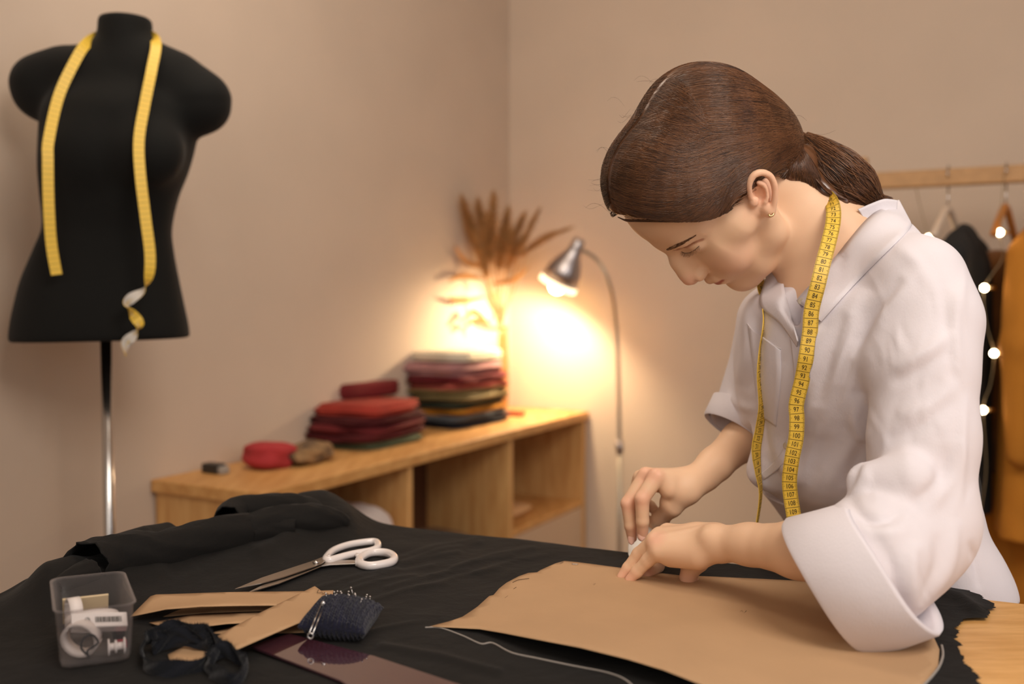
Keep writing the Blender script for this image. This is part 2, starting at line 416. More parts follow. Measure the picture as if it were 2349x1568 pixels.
lump('paper_pile', cub(1.38,.17,.432), D1*.11, D2*.09, UP*.016, mat('peach_paper', srgb(225,180,130), .8), 8, label='small pale paper pile on the shelf of the far right cubby', cat='paper')
# ---- folded garments
def folded(px, py, wid, dep, th, z, m, seed, label, cat_='folded clothing', group=None, off=(0,0), rot=0, name='folded_garment'):
    c = ontop(px, py); rs = np.random.default_rng(seed)
    ca, sa = math.cos(rot), math.sin(rot); a = D1*ca+D2*sa; b = -D1*sa+D2*ca
    c = c+a*off[0]+b*off[1]; c[2] = CT+z+th/2
    n = 48; prof = []; layers = 2+seed % 2
    G = []
    ph = np.linspace(0, 2*math.pi, n, endpoint=False)
    f = lambda x: np.sign(x)*abs(x)**.38
    vv = np.linspace(-1, 1, 13); wv = rs.normal(size=(5,3))*4; o = rs.uniform(0,6,5)
    for p in ph:
        row = []
        for v in vv:
            side = 1-.10*abs(v)**3+.035*math.cos(v*math.pi*layers)
            x, y = f(math.cos(p))*side, f(math.sin(p))*side
            w = np.sin(wv@V(x,y,v*.4)+o).sum()*.03
            row.append(c+a*wid/2*x*(1+w)+b*dep/2*y*(1+w)+UP*(v*th/2+w*th*.5))
        G.append([c-UP*th*.47+(row[0]-c)*.0]+row+[c+UP*th*.52])
    o_ = MB().grid(np.array(G), closed_u=True).build(name, m, label=label, cat=cat_, group=group, loc=c-UP*th/2)
    return o_
def cm(n, r, g, b): return mat(n, srgb(r,g,b), .9, var=.18, vscale=14, bump=.5, bscale=40, bdist=.003)
pile2 = [('dark_navy_cloth',(34,36,46),.022,'dark navy folded garment, lowest of the tall pile by the dried grass',.28,.25),
 ('slate_cloth',(86,88,92),.018,'slate grey folded garment second from bottom of the tall pile',.285,.25),
 ('ochre_cloth',(184,122,28),.020,'mustard folded garment low in the tall pile by the dried grass',.27,.24),
 ('bottle_green_cloth',(48,52,36),.020,'dark green folded garment resting on the mustard one in the tall pile',.28,.25),
 ('olive_cloth',(112,96,58),.024,'olive folded garment in the middle of the tall pile',.29,.25),
 ('khaki_cloth',(150,126,78),.014,'khaki folded garment under the pink one in the tall pile',.28,.24),
 ('pink_cloth',(190,96,84),.022,'salmon pink folded garment in the upper half of the tall pile',.29,.25),
 ('wine_cloth',(112,24,32),.020,'wine red folded garment under the mauve one in the tall pile',.31,.25),
 ('mauve_cloth',(158,112,112),.040,'mauve folded garment near the top of the tall pile',.30,.25),
 ('cream_cloth',(232,222,200),.034,'cream folded garment topmost of the tall pile',.26,.24)]
z = 0
for i,(n,c,th,l,w_,d_) in enumerate(pile2):
    folded(1050, 968, w_*1.25, d_, th*1.06, z, cm(n,*c), 20+i, l, group='folded clothes in the tall pile', off=(random.uniform(-.012,.012), random.uniform(-.008,.008)), rot=random.uniform(-.06,.06)); z += th*1.07
pile1 = [('sage_cloth',(92,100,74),.020,'sage green folded garment at the bottom of the red pile',.27,.25),
 ('maroon_cloth',(92,20,24),.024,'maroon folded garment just above the green one in the red pile',.30,.26),
 ('crimson_cloth',(104,22,26),.024,'crimson folded garment in the middle of the red pile',.31,.26),
 ('oxblood_cloth',(84,16,20),.022,'oxblood folded garment under the rust one in the red pile',.30,.25),
 ('rust_cloth',(160,50,36),.030,'rust red folded garment near the top of the red pile',.26,.24)]
z = 0
for i,(n,c,th,l,w_,d_) in enumerate(pile1):
    folded(845, 1014, w_*1.12, d_*.95, th, z, cm(n,*c), 40+i, l, group='folded clothes in the red pile', off=(random.uniform(-.01,.01), random.uniform(-.008,.008)), rot=random.uniform(-.12,.12)); z += th*1.01
folded(838, 998, .25, .13, .045, z, cm('garnet_cloth',112,22,26), 51, 'garnet crumpled garment topmost of the red pile', group='folded clothes in the red pile', off=(.0,-.02), rot=.2)
lump('folded_cloth', ontop(617,1072)+UP*.034, D1*.06, D2*.055, UP*.034, cm('raspberry_cloth',178,52,56), 4, pw=.7, amp=.09, label='raspberry folded cloth on the near end of the pine cabinet', cat='cloth')
lump('camouflage_cloth', ontop(705,1060)+UP*.026, D1*.08, D2*.05, UP*.026, mat('camouflage_print', srgb(150,118,80), .9, col2=srgb(52,38,34), vscale=26), 6, pw=.7, amp=.09, label='brown camouflage patterned cloth between raspberry cloth and red pile', cat='cloth')
g_ = empty('gadget', ontop(492,1085), 'small black gadget with grey end near the left end of the cabinet', 'gadget')
c = ontop(490,1084)
bevel(MB().box(c+UP*.012, D2*.026, D1*.016, UP*.012).build('casing', mat('black_plastic', (.02,.02,.02,1), .4), g_, False), .004)
bevel(MB().box(c+D2*.033+UP*.010, D2*.008, D1*.013, UP*.009).build('end_cap', mat('grey_metal', (.35,.33,.3,1), .4), g_, False), .003)
o = MB().box(ontop(1180,953)+UP*.008, D2*.035, D1*.02, UP*.008).build('red_box', mat('brick_red_card', srgb(150,62,40), .7), None, False, label='flat brick red box on the cabinet right of the tall pile', cat='box'); bevel(o)
# ================================================================== DRIED GRASS IN VASE
vb = ontop(1147,934); vb[2] = CT
vs = MB().lathe([(0.0,.002),(.030,.002),(.034,.02),(.036,.10),(.033,.20),(.029,.29),(.032,.315),(.028,.31),(.026,.20),(.028,.03),(0,.02)], vb, n=28)
vs.build('tall_vase', M['vase'], label='tall slim brown vase holding dried grass behind the tall clothes pile', cat='vase', loc=vb)
bq = empty('dried_grass_bouquet', vb+UP*.03, 'bouquet of dried pampas grass and leaves in tall vase in the corner', 'dried plant')
def pb(px, py, d=3.62):
    r = (px-CX)/FPX; t = (.849+2.34*r)/(.4726-.8813*r); return P(px, py, min(d, 2.34+.8813*t-.07))
plumes = [((1062,462),(1085,560),26),((1098,470),(1110,570),28),((1132,455),(1130,575),30),((1165,490),(1150,590),30),((1200,500),(1165,590),26),((1232,492),(1190,585),16),((1300,528),(1210,575),13),((1260,540),(1190,590),14),((1112,530),(1120,610),30),((1150,535),(1140,615),28),((1078,500),(1100,590),22),((1120,500),(1128,600),34),((1170,540),(1145,620),30),((1205,545),(1160,620),24),((1090,545),(1118,640),22)]
mouth = vb+UP*.30
for i,((ax,ay),(bx,by),wpx) in enumerate(plumes):
    dd = 3.60+.06*math.sin(i*2.1); tip = pb(ax,ay,dd); base = pb(bx,by,dd+.01)
    st = MB().tube(cat([vb+UP*.04+V(*rng.normal(size=2)*.004,0), mouth+V(*rng.normal(size=2)*.008,0), base*.6+mouth*.4, base],6), .0018, 5)
    st.build('grass_stem', M['pampas'], bq)
    f_ = MB(); pts = cat([base, (base+tip)/2+V(0,0,.01), tip], 30); tan = unit(tip-base); hw = wpx*dd/FPX
    for k in range(900):
        t = random.random()**.8; c = pts[min(int(t*len(pts)),len(pts)-1)]
        env = math.sin(math.pi*min(1,(t*.85+.15)))**.7*hw
        dr = unit(rng.normal(size=3)); e = c+(dr*env*random.uniform(.4,1.0)+tan*random.uniform(.01,.04))
        s_ = unit(np.cross(e-c, rng.normal(size=3)))*.0013
        f_.add([c-s_, c+s_, e], [(0,1,2)])
    f_.build('grass_plume', M['pampas'], bq, False, kind='stuff')
leafs = [((1110,640),(1060,632),(1028,645)),((1115,680),(1060,690),(1030,682)),((1120,740),(1085,715),(1055,742)),((1125,745),(1090,735),(1062,752)),((1130,650),(1180,640),(1215,610)),((1112,610),(1070,600),(1040,560))]
for a,b,c in leafs:
    p = cat([pb(*a,3.6),pb(*b,3.56),pb(*c,3.58)],8); t = np.linspace(0,1,len(p)); w = np.sin(np.pi*(t*.9+.05))*.013
    nrm = unit(V(.2,-.5,.8)); G = np.stack([p-nrm*w[:,None], p+V(0,.004,0), p+nrm*w[:,None]],1)
    solid(MB().grid(G).build('dried_leaf', M['pampas'], bq), .001)
    MB().tube(cat([mouth, pb(1135,720), p[0]],6), .0016, 5).build('grass_stem', M['pampas'], bq)
# ================================================================== FLOOR LAMP
lb = P(1424,680,3.50); lb[2] = 0
lamp = empty('floor_lamp', lb, 'gooseneck metal floor lamp lit beside the cabinet in the corner', 'lamp')
MB().lathe([(0,.0),(.13,.0),(.13,.012),(.12,.02),(.02,.028),(0,.028)], lb, n=36).build('base', M['lamp_metal'], lamp)
MB().tube([lb+UP*.02, P(1422,1030,3.50)], .0085, 12).build('pole', M['lamp_pole'], lamp)
MB().tube([P(1422,1040,3.50), P(1421,1010,3.50)], .013, 12).build('joint', M['lamp_metal'], lamp)
LD = 3.52
neck = cat([P(1421,1020,3.50),P(1418,850,3.50),P(1412,740,3.50),P(1400,660,3.41),P(1375,603,3.41),P(1340,575,LD)],8)
MB().tube(neck, .0075, 10).build('gooseneck', M['lamp_pole'], lamp)
hax = unit(P(1281,655,LD)-P(1330,553,LD)+V(0,.035,0)); apex = P(1331,548,LD)
Lh = np.linalg.norm(P(1281,655,LD)-apex)
prof = [(0,0),(.016,.001),(.021,.006),(.024,.035),(.028,.055),(.044,.085),(.060,.12),(.069,Lh-.012),(.067,Lh-.012),(.057,.12),(.041,.086),(.024,.056),(.020,.03),(0,.03)]
MB().lathe(prof, apex, hax, 36).build('lamp_shade', M['lamp_metal'], lamp)
MB().lathe([(.070,Lh-.014),(.071,Lh+.006),(.066,Lh+.006),(.066,Lh-.014),(.070,Lh-.014)], apex, hax, 36).build('lit_rim', M['lit_rim'], lamp)  # added glowing ring, stands in for the bulb's glare on the rim
bc = apex+hax*(Lh-.005)
MB().lathe([(0,-.09),(.013,-.09),(.014,-.05),(.020,-.035),(.028,-.01),(.030,.008),(.024,.026),(.012,.036),(0,.038)], bc, hax, 20).build('light_bulb', M['bulb'], lamp)
# ================================================================== CLOTHES RACK
RZ = P(2160,420,2.95)[2]; r0 = P(2000,423,3.06)
rk = CORN-.38*D1; 
def onrack(px, dz=0.0, off=0.0):
    r = ray(px, 600); b = rk+(-D1)*off; n = D1
    k = ((b)@n)/(V(r[0],r[1],0)@n); p = V(r[0],r[1],0)*k; p[2] = RZ+dz; return p
ra = onrack(1956); rb_ = ra+1.5*D2
rack = empty('clothes_rack', V((ra+rb_)[0]/2,(ra+rb_)[1]/2,0), 'wooden garment rail along the right wall behind the woman', 'clothes rack')
bevel(MB().box((ra+rb_)/2, (rb_-ra)/2, D1*.018, UP*.024).build('rail', M['railwood'], rack, False), .006)
for q in (ra+.02*D2, rb_-.02*D2):
    c = V(q[0],q[1],(RZ+.07)/2)
    bevel(MB().box(c, D2*.018, D1*.018+D1*.0, UP*((RZ+.07)/2)).build('post', M['railwood'], rack, False), .004)
    c = V(q[0],q[1],.02)
    bevel(MB().box(c, D2*.02, D1*.20, UP*.02).build('foot', M['railwood'], rack, False), .004)
def hanger(px, m, label):
    p = onrack(px); h = empty('coat_hanger', p-UP*.12, label, 'hanger')
    ang = np.linspace(-.5*math.pi, 1.05*math.pi, 14)
    hk = [p+D1*(.030*math.cos(a))+UP*(.030*math.sin(a)+.003) for a in ang[::-1]]
    MB().tube(hk+[p+UP*-.03, p-UP*.085] if False else hk, .0022, 6).build('hook', M['chrome'], h)
    MB().tube([p-UP*.028, p-UP*.09], .0022, 6).build('hook_stem', M['chrome'], h)
    dr = unit(D1+D2*.12)
    w = cat([p-UP*.17-dr*.17, p-UP*.125-dr*.09, p-UP*.088, p-UP*.125+dr*.09, p-UP*.17+dr*.17], 8)
    MB().tube(w, .010, 8, flat=(0,0,1)).build('shoulder_bar', m, h); return p, dr
def garment(name, m, p, dr, drop, shoulder, label, wid=.19, dep=.035, sleeves=True, flare=1.0, zt=-.10):
    nn = np.cross(dr, UP)
    s = SDF(p-V(.35,.35,drop+.2), p+V(.35,.35,.02), .009)
    R = np.array([dr, nn, UP])
    z0 = p+UP*(zt-.04); 
    for k in range(7):
        t = k/6; c = z0-UP*(drop*t)
        ww = wid*(.62 if k == 0 else 1)*(1+(flare-1)*t); s.ell(c, (ww*.82, dep*(1.1+.3*t), drop/4.2), R, k=.02)
    if sleeves:
        for sg in (-1,1):
            s.chain([z0+dr*sg*shoulder*.3, z0+dr*sg*shoulder-UP*.06, z0+dr*sg*(shoulder+.05)-UP*.32, z0+dr*sg*(shoulder+.04)-UP*.60], [.035,.050,.045,.036], k=.02)
    s.chain([z0+UP*.02-dr*.06, z0+UP*.035, z0+UP*.02+dr*.06],[.02,.025,.02],k=.02)
    s.cut(z0+UP*.028, UP+dr*.42, k=.03); s.cut(z0+UP*.028, UP-dr*.42, k=.03); s.cut(z0+UP*.03, UP*.5+nn, k=.02); s.cut(z0+UP*.03, UP*.5-nn, k=.02)
    s.cut(z0-UP*drop, -UP, k=.006)
    v, q = s.mesh(); pp = (v-p)
    v = v+np.outer(np.sin((pp@dr)*70+np.sin(pp@UP*6)*1.2)*.006*np.clip(-(pp[:,2])*2.5,0,1), nn)
    return mk(name, v, q, m, label=label, cat='garment', loc=p-UP*.3)
p, dr = hanger(2172, M['hangerwhite'], 'white coat hanger carrying the black jacket on the garment rail')
garment('hanging_jacket', M['jacket'], p+D2*.045, dr, .80, .17, 'black jacket hanging on the white hanger of the rail', wid=.19, dep=.055, flare=1.1)
p, dr = hanger(2304, M['hangerwood'], 'wooden coat hanger with mustard top on the garment rail')
garment('hanging_blouse', M['mustard'], p+D2*.075, dr, .84, .14, 'mustard long sleeved top hanging at the right edge', wid=.19, dep=.055)
pz = p-UP*.78+D1*.10
pq = onrack(2285, -.05, -.0)+D1*.09
garment('hanging_dress', M['velvet'], pq-UP*.02, unit(D1*.6+D2*.8), .62, .1, 'brown satin garment hanging behind the mustard top', wid=.10, dep=.03, sleeves=False)
pt = onrack(2352, -.60)+D1*.12
s = SDF(pt-V(.3,.3,.95), pt+V(.3,.3,.05), .009); d_ = unit(D2)
for k in range(6): s.ell(pt-UP*(.05+k*.15), (.17+.006*k,.045,.17), np.array([d_, np.cross(d_,UP), UP]), k=.03)
v, q = s.mesh(); v = v+np.outer(np.sin(((v-pt)@d_)*60)*.007, np.cross(d_,UP))
mk('hanging_skirt', v, q, M['mustard'], label='long mustard skirt hanging low below the mustard top', cat='garment', loc=pt-UP*.5)
# fairy lights
fl = empty('fairy_lights', onrack(2290,-.1)+D1*.0, 'string of warm fairy lights hanging down between the clothes', 'string lights')
bl = [(2293,533,2.62),(2258,660,2.62),(2280,810,2.60),(2255,940,2.60),(2243,1220,2.60)]
wp = [V(*onrack(2300,.02)),P(2293,533,2.62)+V(.0,.0,.005),P(2300,590,2.62),P(2258,660,2.62),P(2262,740,2.6),P(2280,810,2.6),P(2272,880,2.6),P(2255,940,2.6),P(2262,1080,2.6),P(2243,1220,2.6),P(2250,1300,2.6)]
MB().tube(cat(wp,6), .0012, 5).build('wire', M['wire'], fl)
for (a,b,d) in bl:
    MB().sphere(P(a,b,d-.01), .0085, 14).build('bulb', M['fairy'], fl)
    MB().tube([P(a+8,b,d-.005), P(a+24,b,d)], .005, 6).build('socket', M['gold'], fl)
f2 = empty('fairy_light', P(2131,546,2.9), 'single warm fairy light bulb glowing beside the collar and black jacket', 'string lights')
MB().sphere(P(2131,546,2.9), .010, 14).build('bulb', M['fairy'], f2)
MB().tube(cat([P(2131,546,2.9), P(2110,470,2.92), onrack(2090,.025)],8), .0012, 5).build('wire', M['wire'], f2)
# ================================================================== DRESS FORM
MD = 1.93
fm = empty('dress_form', V(*P(243,700,MD)[:2],0), 'black tailoring dress form on a chrome pole by the left wall', 'dress form')
s = SDF(P(10,800,MD)-V(.02,.2,.03), P(540,20,MD)+V(.02,.2,.03), .0045)
mp = lambda x, y, o=0: P(x, y, MD+o)
ppm = FPX/MD
Sx = unit(V(1,.12,0)); Rf = np.array([Sx, np.cross(UP,Sx), UP])
def me(x, y, rx, ry, rz, o=0, k=.02): s.ell(mp(x,y,o), (rx/ppm, ry, rz/ppm), Rf, k)
s.cone(mp(288,20), mp(286,150), 57/ppm, 62/ppm, .01)
lv = [(90,226,350,.055),(110,190,385,.062),(150,120,440,.075),(200,112,455,.088),(260,108,452,.100),(330,103,440,.108),(390,101,424,.105),(450,104,402,.094),(520,108,388,.082),(570,90,391,.084),(640,62,403,.094),(700,47,415,.104),(750,38,425,.110),(800,35,430,.112)]
s.stack([mp(200,y)[2] for y,_,_,_ in lv], [mp((a+b)/2,y)[0] for y,a,b,_ in lv], [mp((a+b)/2,y)[1]+(.02 if y < 250 else 0) for y,a,b,_ in lv], [(b-a)/2/ppm for _,a,b,_ in lv], [c for *_,c in lv], Sx, .012)
s.chain([mp(240,160,.01), mp(150,170,.01), mp(98,196,.01), mp(100,214,.01)], [.05,.046,.052,.050], .03)
s.chain([mp(330,160,.01), mp(400,190,.01), mp(462,232,.01), mp(464,246,.01)], [.05,.050,.050,.046], .03)
s.ell(mp(195,350,-.075), (.058,.045,.055), Rf, .04); s.ell(mp(345,350,-.075), (.058,.045,.055), Rf, .04)
s.cut(mp(288,42), UP, .2, k=.006); s.cut(mp(236,779), -UP+V(.02,0,0), .35, k=.006)
v, q = s.mesh(); v = relax(v, q, 2)
mk('torso', v, q, M['form'], fm)
pl = mp(243,780)
MB().tube([V(pl[0],pl[1],.04), V(pl[0],pl[1],pl[2]+.03)], .0105, 16).build('pole', M['chrome'], fm)
MB().lathe([(0,.0),(.15,.0),(.15,.012),(.13,.022),(.03,.035),(.02,.06),(0,.06)], V(pl[0],pl[1],0), n=36).build('base', M['chrome'], fm)
# ================================================================== MEASURING TAPES
_g = {}
def glyph(t):
    if t in _g: return _g[t]
    cu = bpy.data.curves.new('t', 'FONT'); cu.body = t; cu.size = 1; cu.align_x = 'CENTER'; cu.resolution_u = 3
    o = bpy.data.objects.new('t', cu); COL.objects.link(o); bpy.context.view_layer.update()
    me_ = bpy.data.meshes.new_from_object(o.evaluated_get(bpy.context.evaluated_depsgraph_get()))
    v = np.array([tuple(x.co) for x in me_.vertices]); f = [tuple(p.vertices) for p in me_.polygons]
    bpy.data.objects.remove(o); bpy.data.curves.remove(cu); bpy.data.meshes.remove(me_)
    _g[t] = (v, f); return _g[t]
def tape(ctrl, width, label, num0=None, numdir=1, ticks=True, name='measuring_tape', upto=None, wpos=None, dig=.0062, swapback=False):
    """ctrl: world pts with a facing angle (0 faces the camera, 90 edge on)"""
    arr = cat([V(*c[0],c[1]) for c in ctrl], 24); pts = arr[:,:3]; ang = np.radians(arr[:,3])
    seg = np.linalg.norm(np.diff(pts,axis=0),axis=1); S = np.concatenate([[0],np.cumsum(seg)])
    n = int(S[-1]/.002); s_ = np.linspace(0,S[-1],n)
    pts = np.stack([np.interp(s_,S,pts[:,i]) for i in range(3)],1); ang = np.interp(s_,S,ang)
    tan = unit_rows(np.gradient(pts,axis=0)); view = unit_rows(pts-V(0,0,CAMZ))
    side = unit_rows(np.cross(tan, view)); nr = np.cross(side, tan)
    sd = side*np.cos(ang)[:,None]+nr*np.sin(ang)[:,None]; sd = unit_rows(sd); nn = np.cross(sd, tan)   # faces away from tan x..
    sg = np.sign(-(nn*view).sum(1)*np.cos(ang)); sg[sg==0] = 1; nn = nn*np.median(sg)
    hw = width/2; th = .00045
    m = MB()
    a0, a1 = pts-sd*hw+nn*th, pts+sd*hw+nn*th; b0, b1 = pts-sd*hw-nn*th, pts+sd*hw-nn*th
    def strip(A, B, mi):
        G = np.stack([A,B],1); m.grid(G, mi)
    strip(a0,a1,0); strip(b1,b0,1); strip(a1,b1,0); strip(b0,a0,0)
    def at(s, x, lift):
        c = V(*[np.interp(s,s_,pts[:,i]) for i in range(3)]); d = V(*[np.interp(s,s_,sd[:,i]) for i in range(3)]); q = V(*[np.interp(s,s_,nn[:,i]) for i in range(3)])
        return c+d*x+q*lift
    # is +side on screen right?
    flip = 1
    pr0 = proj(pts); rt = ((proj(pts+sd*.01)-pr0)[:,0]); 
    if ticks:
        k = 0; s0 = .0
        tot = s_[-1]
        for i in range(int(tot/.01)+1):
            s0 = i*.01
            for (x0,x1) in ([(-hw,hw)] if True else []):
                for lf in ((th+.00025),) + ((-th-.00025,) if num0 is not None else ()):
                    m.add([at(s0-.00022,x0,lf),at(s0+.00022,x0,lf),at(s0+.00022,x1,lf),at(s0-.00022,x1,lf)], [(0,1,2,3)], 2)
            if num0 is not None:
                for j in range(1,10):
                    sj = s0+j*.001
                    if sj > tot: break
                    ln = .0030 if j == 5 else .0018
                    for x0,x1 in ((-hw,-hw+ln),(hw-ln,hw)):
                        m.add([at(sj-.00012,x0,th+.0003),at(sj+.00012,x0,th+.0003),at(sj+.00012,x1,th+.0003),at(sj-.00012,x1,th+.0003)], [(0,1,2,3)], 2)
                num = num0+numdir*i
                sm = s0+.005
                if num > 0 and sm < tot:
                    v, f = glyph(str(num)); rs = np.sign(np.interp(sm,s_,rt)) or 1; sz = dig
                    wid_ = (v[:,0].max()-v[:,0].min())*sz
                    kx = min(.75, .0092/max(wid_,1e-6))
                    P3 = [at(sm-sz*.33*numdir+(-x[1]+.66)*sz*numdir, x[0]*sz*kx*rs, th+.0003) for x in v]
                    m.add(P3, f, 2)
    o = m.build(name, [M['tape_y'], M['tape_w'], M['ink']], None, True, label=label, cat='measuring tape', loc=ctrl[0][0])
    return o
# tape over the dress form
o_ = -.105
tape([(mp(130,630,-.125),0),(mp(118,560,-.13),0),(mp(112,470,-.135),5),(mp(110,370,-.135),0),(mp(112,320,-.128),0),(mp(135,220,-.10),0),(mp(172,140,-.075),0),(mp(200,98,-.05),-10),(mp(235,80,.02),-30),(mp(290,78,.07),-40),(mp(340,80,.02),-30),(mp(358,98,-.05),0),(mp(348,160,-.088),0),(mp(332,240,-.11),0),(mp(319,320,-.128),0),(mp(322,400,-.136),0),(mp(334,500,-.138),0),(mp(344,580,-.138),0),(mp(342,630,-.138),30),(mp(330,665,-.138),110),(mp(300,685,-.140),180),(mp(290,702,-.142),250),(mp(306,722,-.145),330),(mp(320,745,-.142),400),(mp(308,768,-.142),500),(mp(290,785,-.142),560),(mp(288,815,-.142),640)], .0185,
     'yellow measuring tape draped around the neck of the black dress form')
# ================================================================== TABLE
EA = unit(V(.908,-.418,0)); EB = V(-EA[1]*-1, 0, 0); EB = V(-.418,-.908,0); EB = unit(EB)
C0 = V(-.36,1.493,0)
tb = empty('work_table', C0+EA*.8+EB*.45-V(0,0,0), 'large light oak cutting table with black fabric spread over it', 'table')
def tw(u, v, z): p = C0+EA*u+EB*v; return V(p[0],p[1],z)
bevel(MB().box(tw(.80,.46,TZ-.018-.0022), EA*.80, EB*.455, UP*.018).build('tabletop', M['oak'], tb, False), .003)
for u in (.06,1.54):
    for v in (.06,.86):
        bevel(MB().box(tw(u,v,(TZ-.04)/2), EA*.03, EB*.03, UP*(TZ-.04)/2).build('leg', M['oak'], tb, False), .003)
# ---- black fabric
PAT_OUT = [(985,1437,0),(1030,1424,0),(1060,1413,0),(1095,1390,0),(1122,1367,0),(1132,1365,0),(1145,1350,0),(1162,1336,0),(1190,1320,0),(1212,1312,0),(1232,1311,0),(1240,1306,0),(1275,1292,0),(1295,1287,0),(1320,1289,0),(1440,1303,0),(1560,1318,0),(1700,1326,0),(1850,1331,0),(1990,1368,0),(2110,1432,0),(2142,1462,0),(2155,1490,0),(2152,1525,0),(2128,1562,0),(2090,1600,0),(1760,1625,.004),(1600,1568,.010),(1520,1536,.014),(1440,1511,.016),(1330,1483,.016),(1230,1464,.014),(1150,1449,.008),(1100,1441,.004)]
def uv_of(p): q = np.asarray(p)-C0; return q[...,0]*EA[0]+q[...,1]*EA[1], q[...,0]*EB[0]+q[...,1]*EB[1]
bpts = [(2225,1358),(2256,1372),(2281,1387),(2262,1420),(2207,1422),(2196,1445),(2195,1470),(2208,1515),(2250,1568)]
bu = [uv_of(T(*p)) for p in bpts]; bvv = np.array([b[1] for b in bu]); buu = np.array([b[0] for b in bu]); od = np.argsort(bvv); bvv = bvv[od]; buu = buu[od]
NU, NV = 420, 330
vv = np.concatenate([np.linspace(-.20,0,50,endpoint=False), np.linspace(0,.90,NV)]); 
def uR(v): 
    v = np.asarray(v); b = np.interp(v, bvv, buu)
    return b+.0012*np.sin(v*310)+.0014*np.sin(v*170+1)+np.random.default_rng(int(abs(float(v))*1e5)).normal()*.0009
segs = [(525,1190),(600,1160),(700,1165),(790,1196)]
wav = rng.normal(size=(26,2)); wav = wav/np.linalg.norm(wav,axis=1,keepdims=True)*rng.uniform(25,120,26)[:,None]; wph = rng.uniform(0,6.28,26)
def ch(u, v):
    """height of the fabric above the table at (u,v)"""
    u = np.asarray(u); v = np.asarray(v); h = np.zeros(np.broadcast(u,v).shape)
    for i in range(26): h = h+np.sin(wav[i,0]*u+wav[i,1]*v+wph[i]+.8*np.sin(9*u+5*v))*.0032/np.linalg.norm(wav[i])*8*.32
    p = C0+EA*u[...,None]+EB*v[...,None]; pr = proj(p+V(0,0,TZ)); X, Y = pr[...,0], pr[...,1]
    def st(pts, hw, hh):
        pts = np.array(pts, float); best = np.full(X.shape, 1e9)
        for a, b in zip(pts[:-1], pts[1:]):
            ab = b-a; t = np.clip(((X-a[0])*ab[0]+(Y-a[1])*ab[1])/(ab@ab), 0, 1)
            best = np.minimum(best, np.hypot(X-a[0]-t*ab[0], (Y-a[1]-t*ab[1])*1.6))
        return hh*np.exp(-(best/hw)**2)
    e = (np.abs(h) < 9)
    # crisp little creases
    for k in range(14):
        x0, y0 = [(960,1290),(1010,1268),(1080,1300),(900,1320),(980,1330),(1130,1282),(860,1345),(930,1362),(1050,1330),(1180,1295),(760,1420),(880,1450),(1000,1260),(820,1330)][k]
        h = h+st([(x0-90,y0+24),(x0,y0-4),(x0+90,y0-20)], 9, .0016)
    h = h+st([(0,1450),(300,1400),(560,1330),(760,1250)], 55, .004)
    h = h+st([(120,1385),(260,1335),(420,1290),(560,1250),(700,1215),(770,1205)], 62, .033)
    h = h+st([(240,1300),(330,1285),(380,1262)], 30, .022)
    h = h+st([(560,1215),(640,1195),(735,1200)], 38, .016)
    h = h+st([(600,1285),(700,1250),(800,1225)], 20, .006)
    h = h+st([(0,1412),(90,1385),(160,1370)], 45, .010)
    h = h-st([(400,1330),(520,1290),(620,1262)], 22, .007)
    h = h+st([(880,1488),(1010,1510),(1140,1545)], 14, .003)
    h = h+st([(2090,1400),(2105,1470),(2090,1560)], 16, .0028)
    h = h+st([(2150,1362),(2200,1375),(2235,1400)], 18, .007)
    PP = np.array([o_[:2] for o_ in PAT_OUT], float); ins = np.zeros(X.shape, bool); dist = np.full(X.shape, 1e9)
    for a, b in zip(PP, np.roll(PP,-1,0)):
        ins ^= ((a[1] > Y) != (b[1] > Y))&(X < (b[0]-a[0])*(Y-a[1])/(b[1]-a[1]+1e-9)+a[0])
        ab = b-a; t = np.clip(((X-a[0])*ab[0]+(Y-a[1])*ab[1])/(ab@ab), 0, 1); dist = np.minimum(dist, np.hypot(X-a[0]-t*ab[0], Y-a[1]-t*ab[1]))
    h = h*np.where(ins, .04, np.clip(.04+dist/45, 0, 1))
    flat = np.clip(1-st([(1150,1400),(1500,1440),(2000,1480)],120,1.0)*.8, 0, 1)
    return np.maximum(h*flat, -.0012)+.0022
G = np.zeros((len(vv), NU+40, 3))
for i, v in enumerate(vv):
    ve = max(v, 0); right = uR(v)
    uu = np.concatenate([np.linspace(-.20, 0, 40, endpoint=False), np.linspace(0, right, NU)])
    ue = np.maximum(uu, 0); hh = ch(ue, np.full_like(ue, ve))
    du = -np.minimum(uu, 0); dv = -min(v, 0); r = np.hypot(du, dv)+1e-9
    out = .014*(1-np.exp(-r/.010)); drop = np.maximum(r-.012, 0)
    cz = TZ+hh*np.exp(-r/.05)-drop; wob = .006*np.sin(uu*38+v*21)*np.clip(drop*8,0,1)
    p = C0+EA*(ue-out*du/r-wob*(du>0))[:,None]+EB*(ve-out*dv/r-wob*(dv>0))[:,None]; p[:,2] = cz; G[i] = p
cloth = empty('black_fabric', tw(.4,.4,TZ), 'wide black cotton fabric spread and bunched over the oak table', 'fabric')
m_ = MB(); m_.grid(G); mk('fabric_sheet', m_.v[0], np.array(m_.f), M['black_cloth'], cloth)
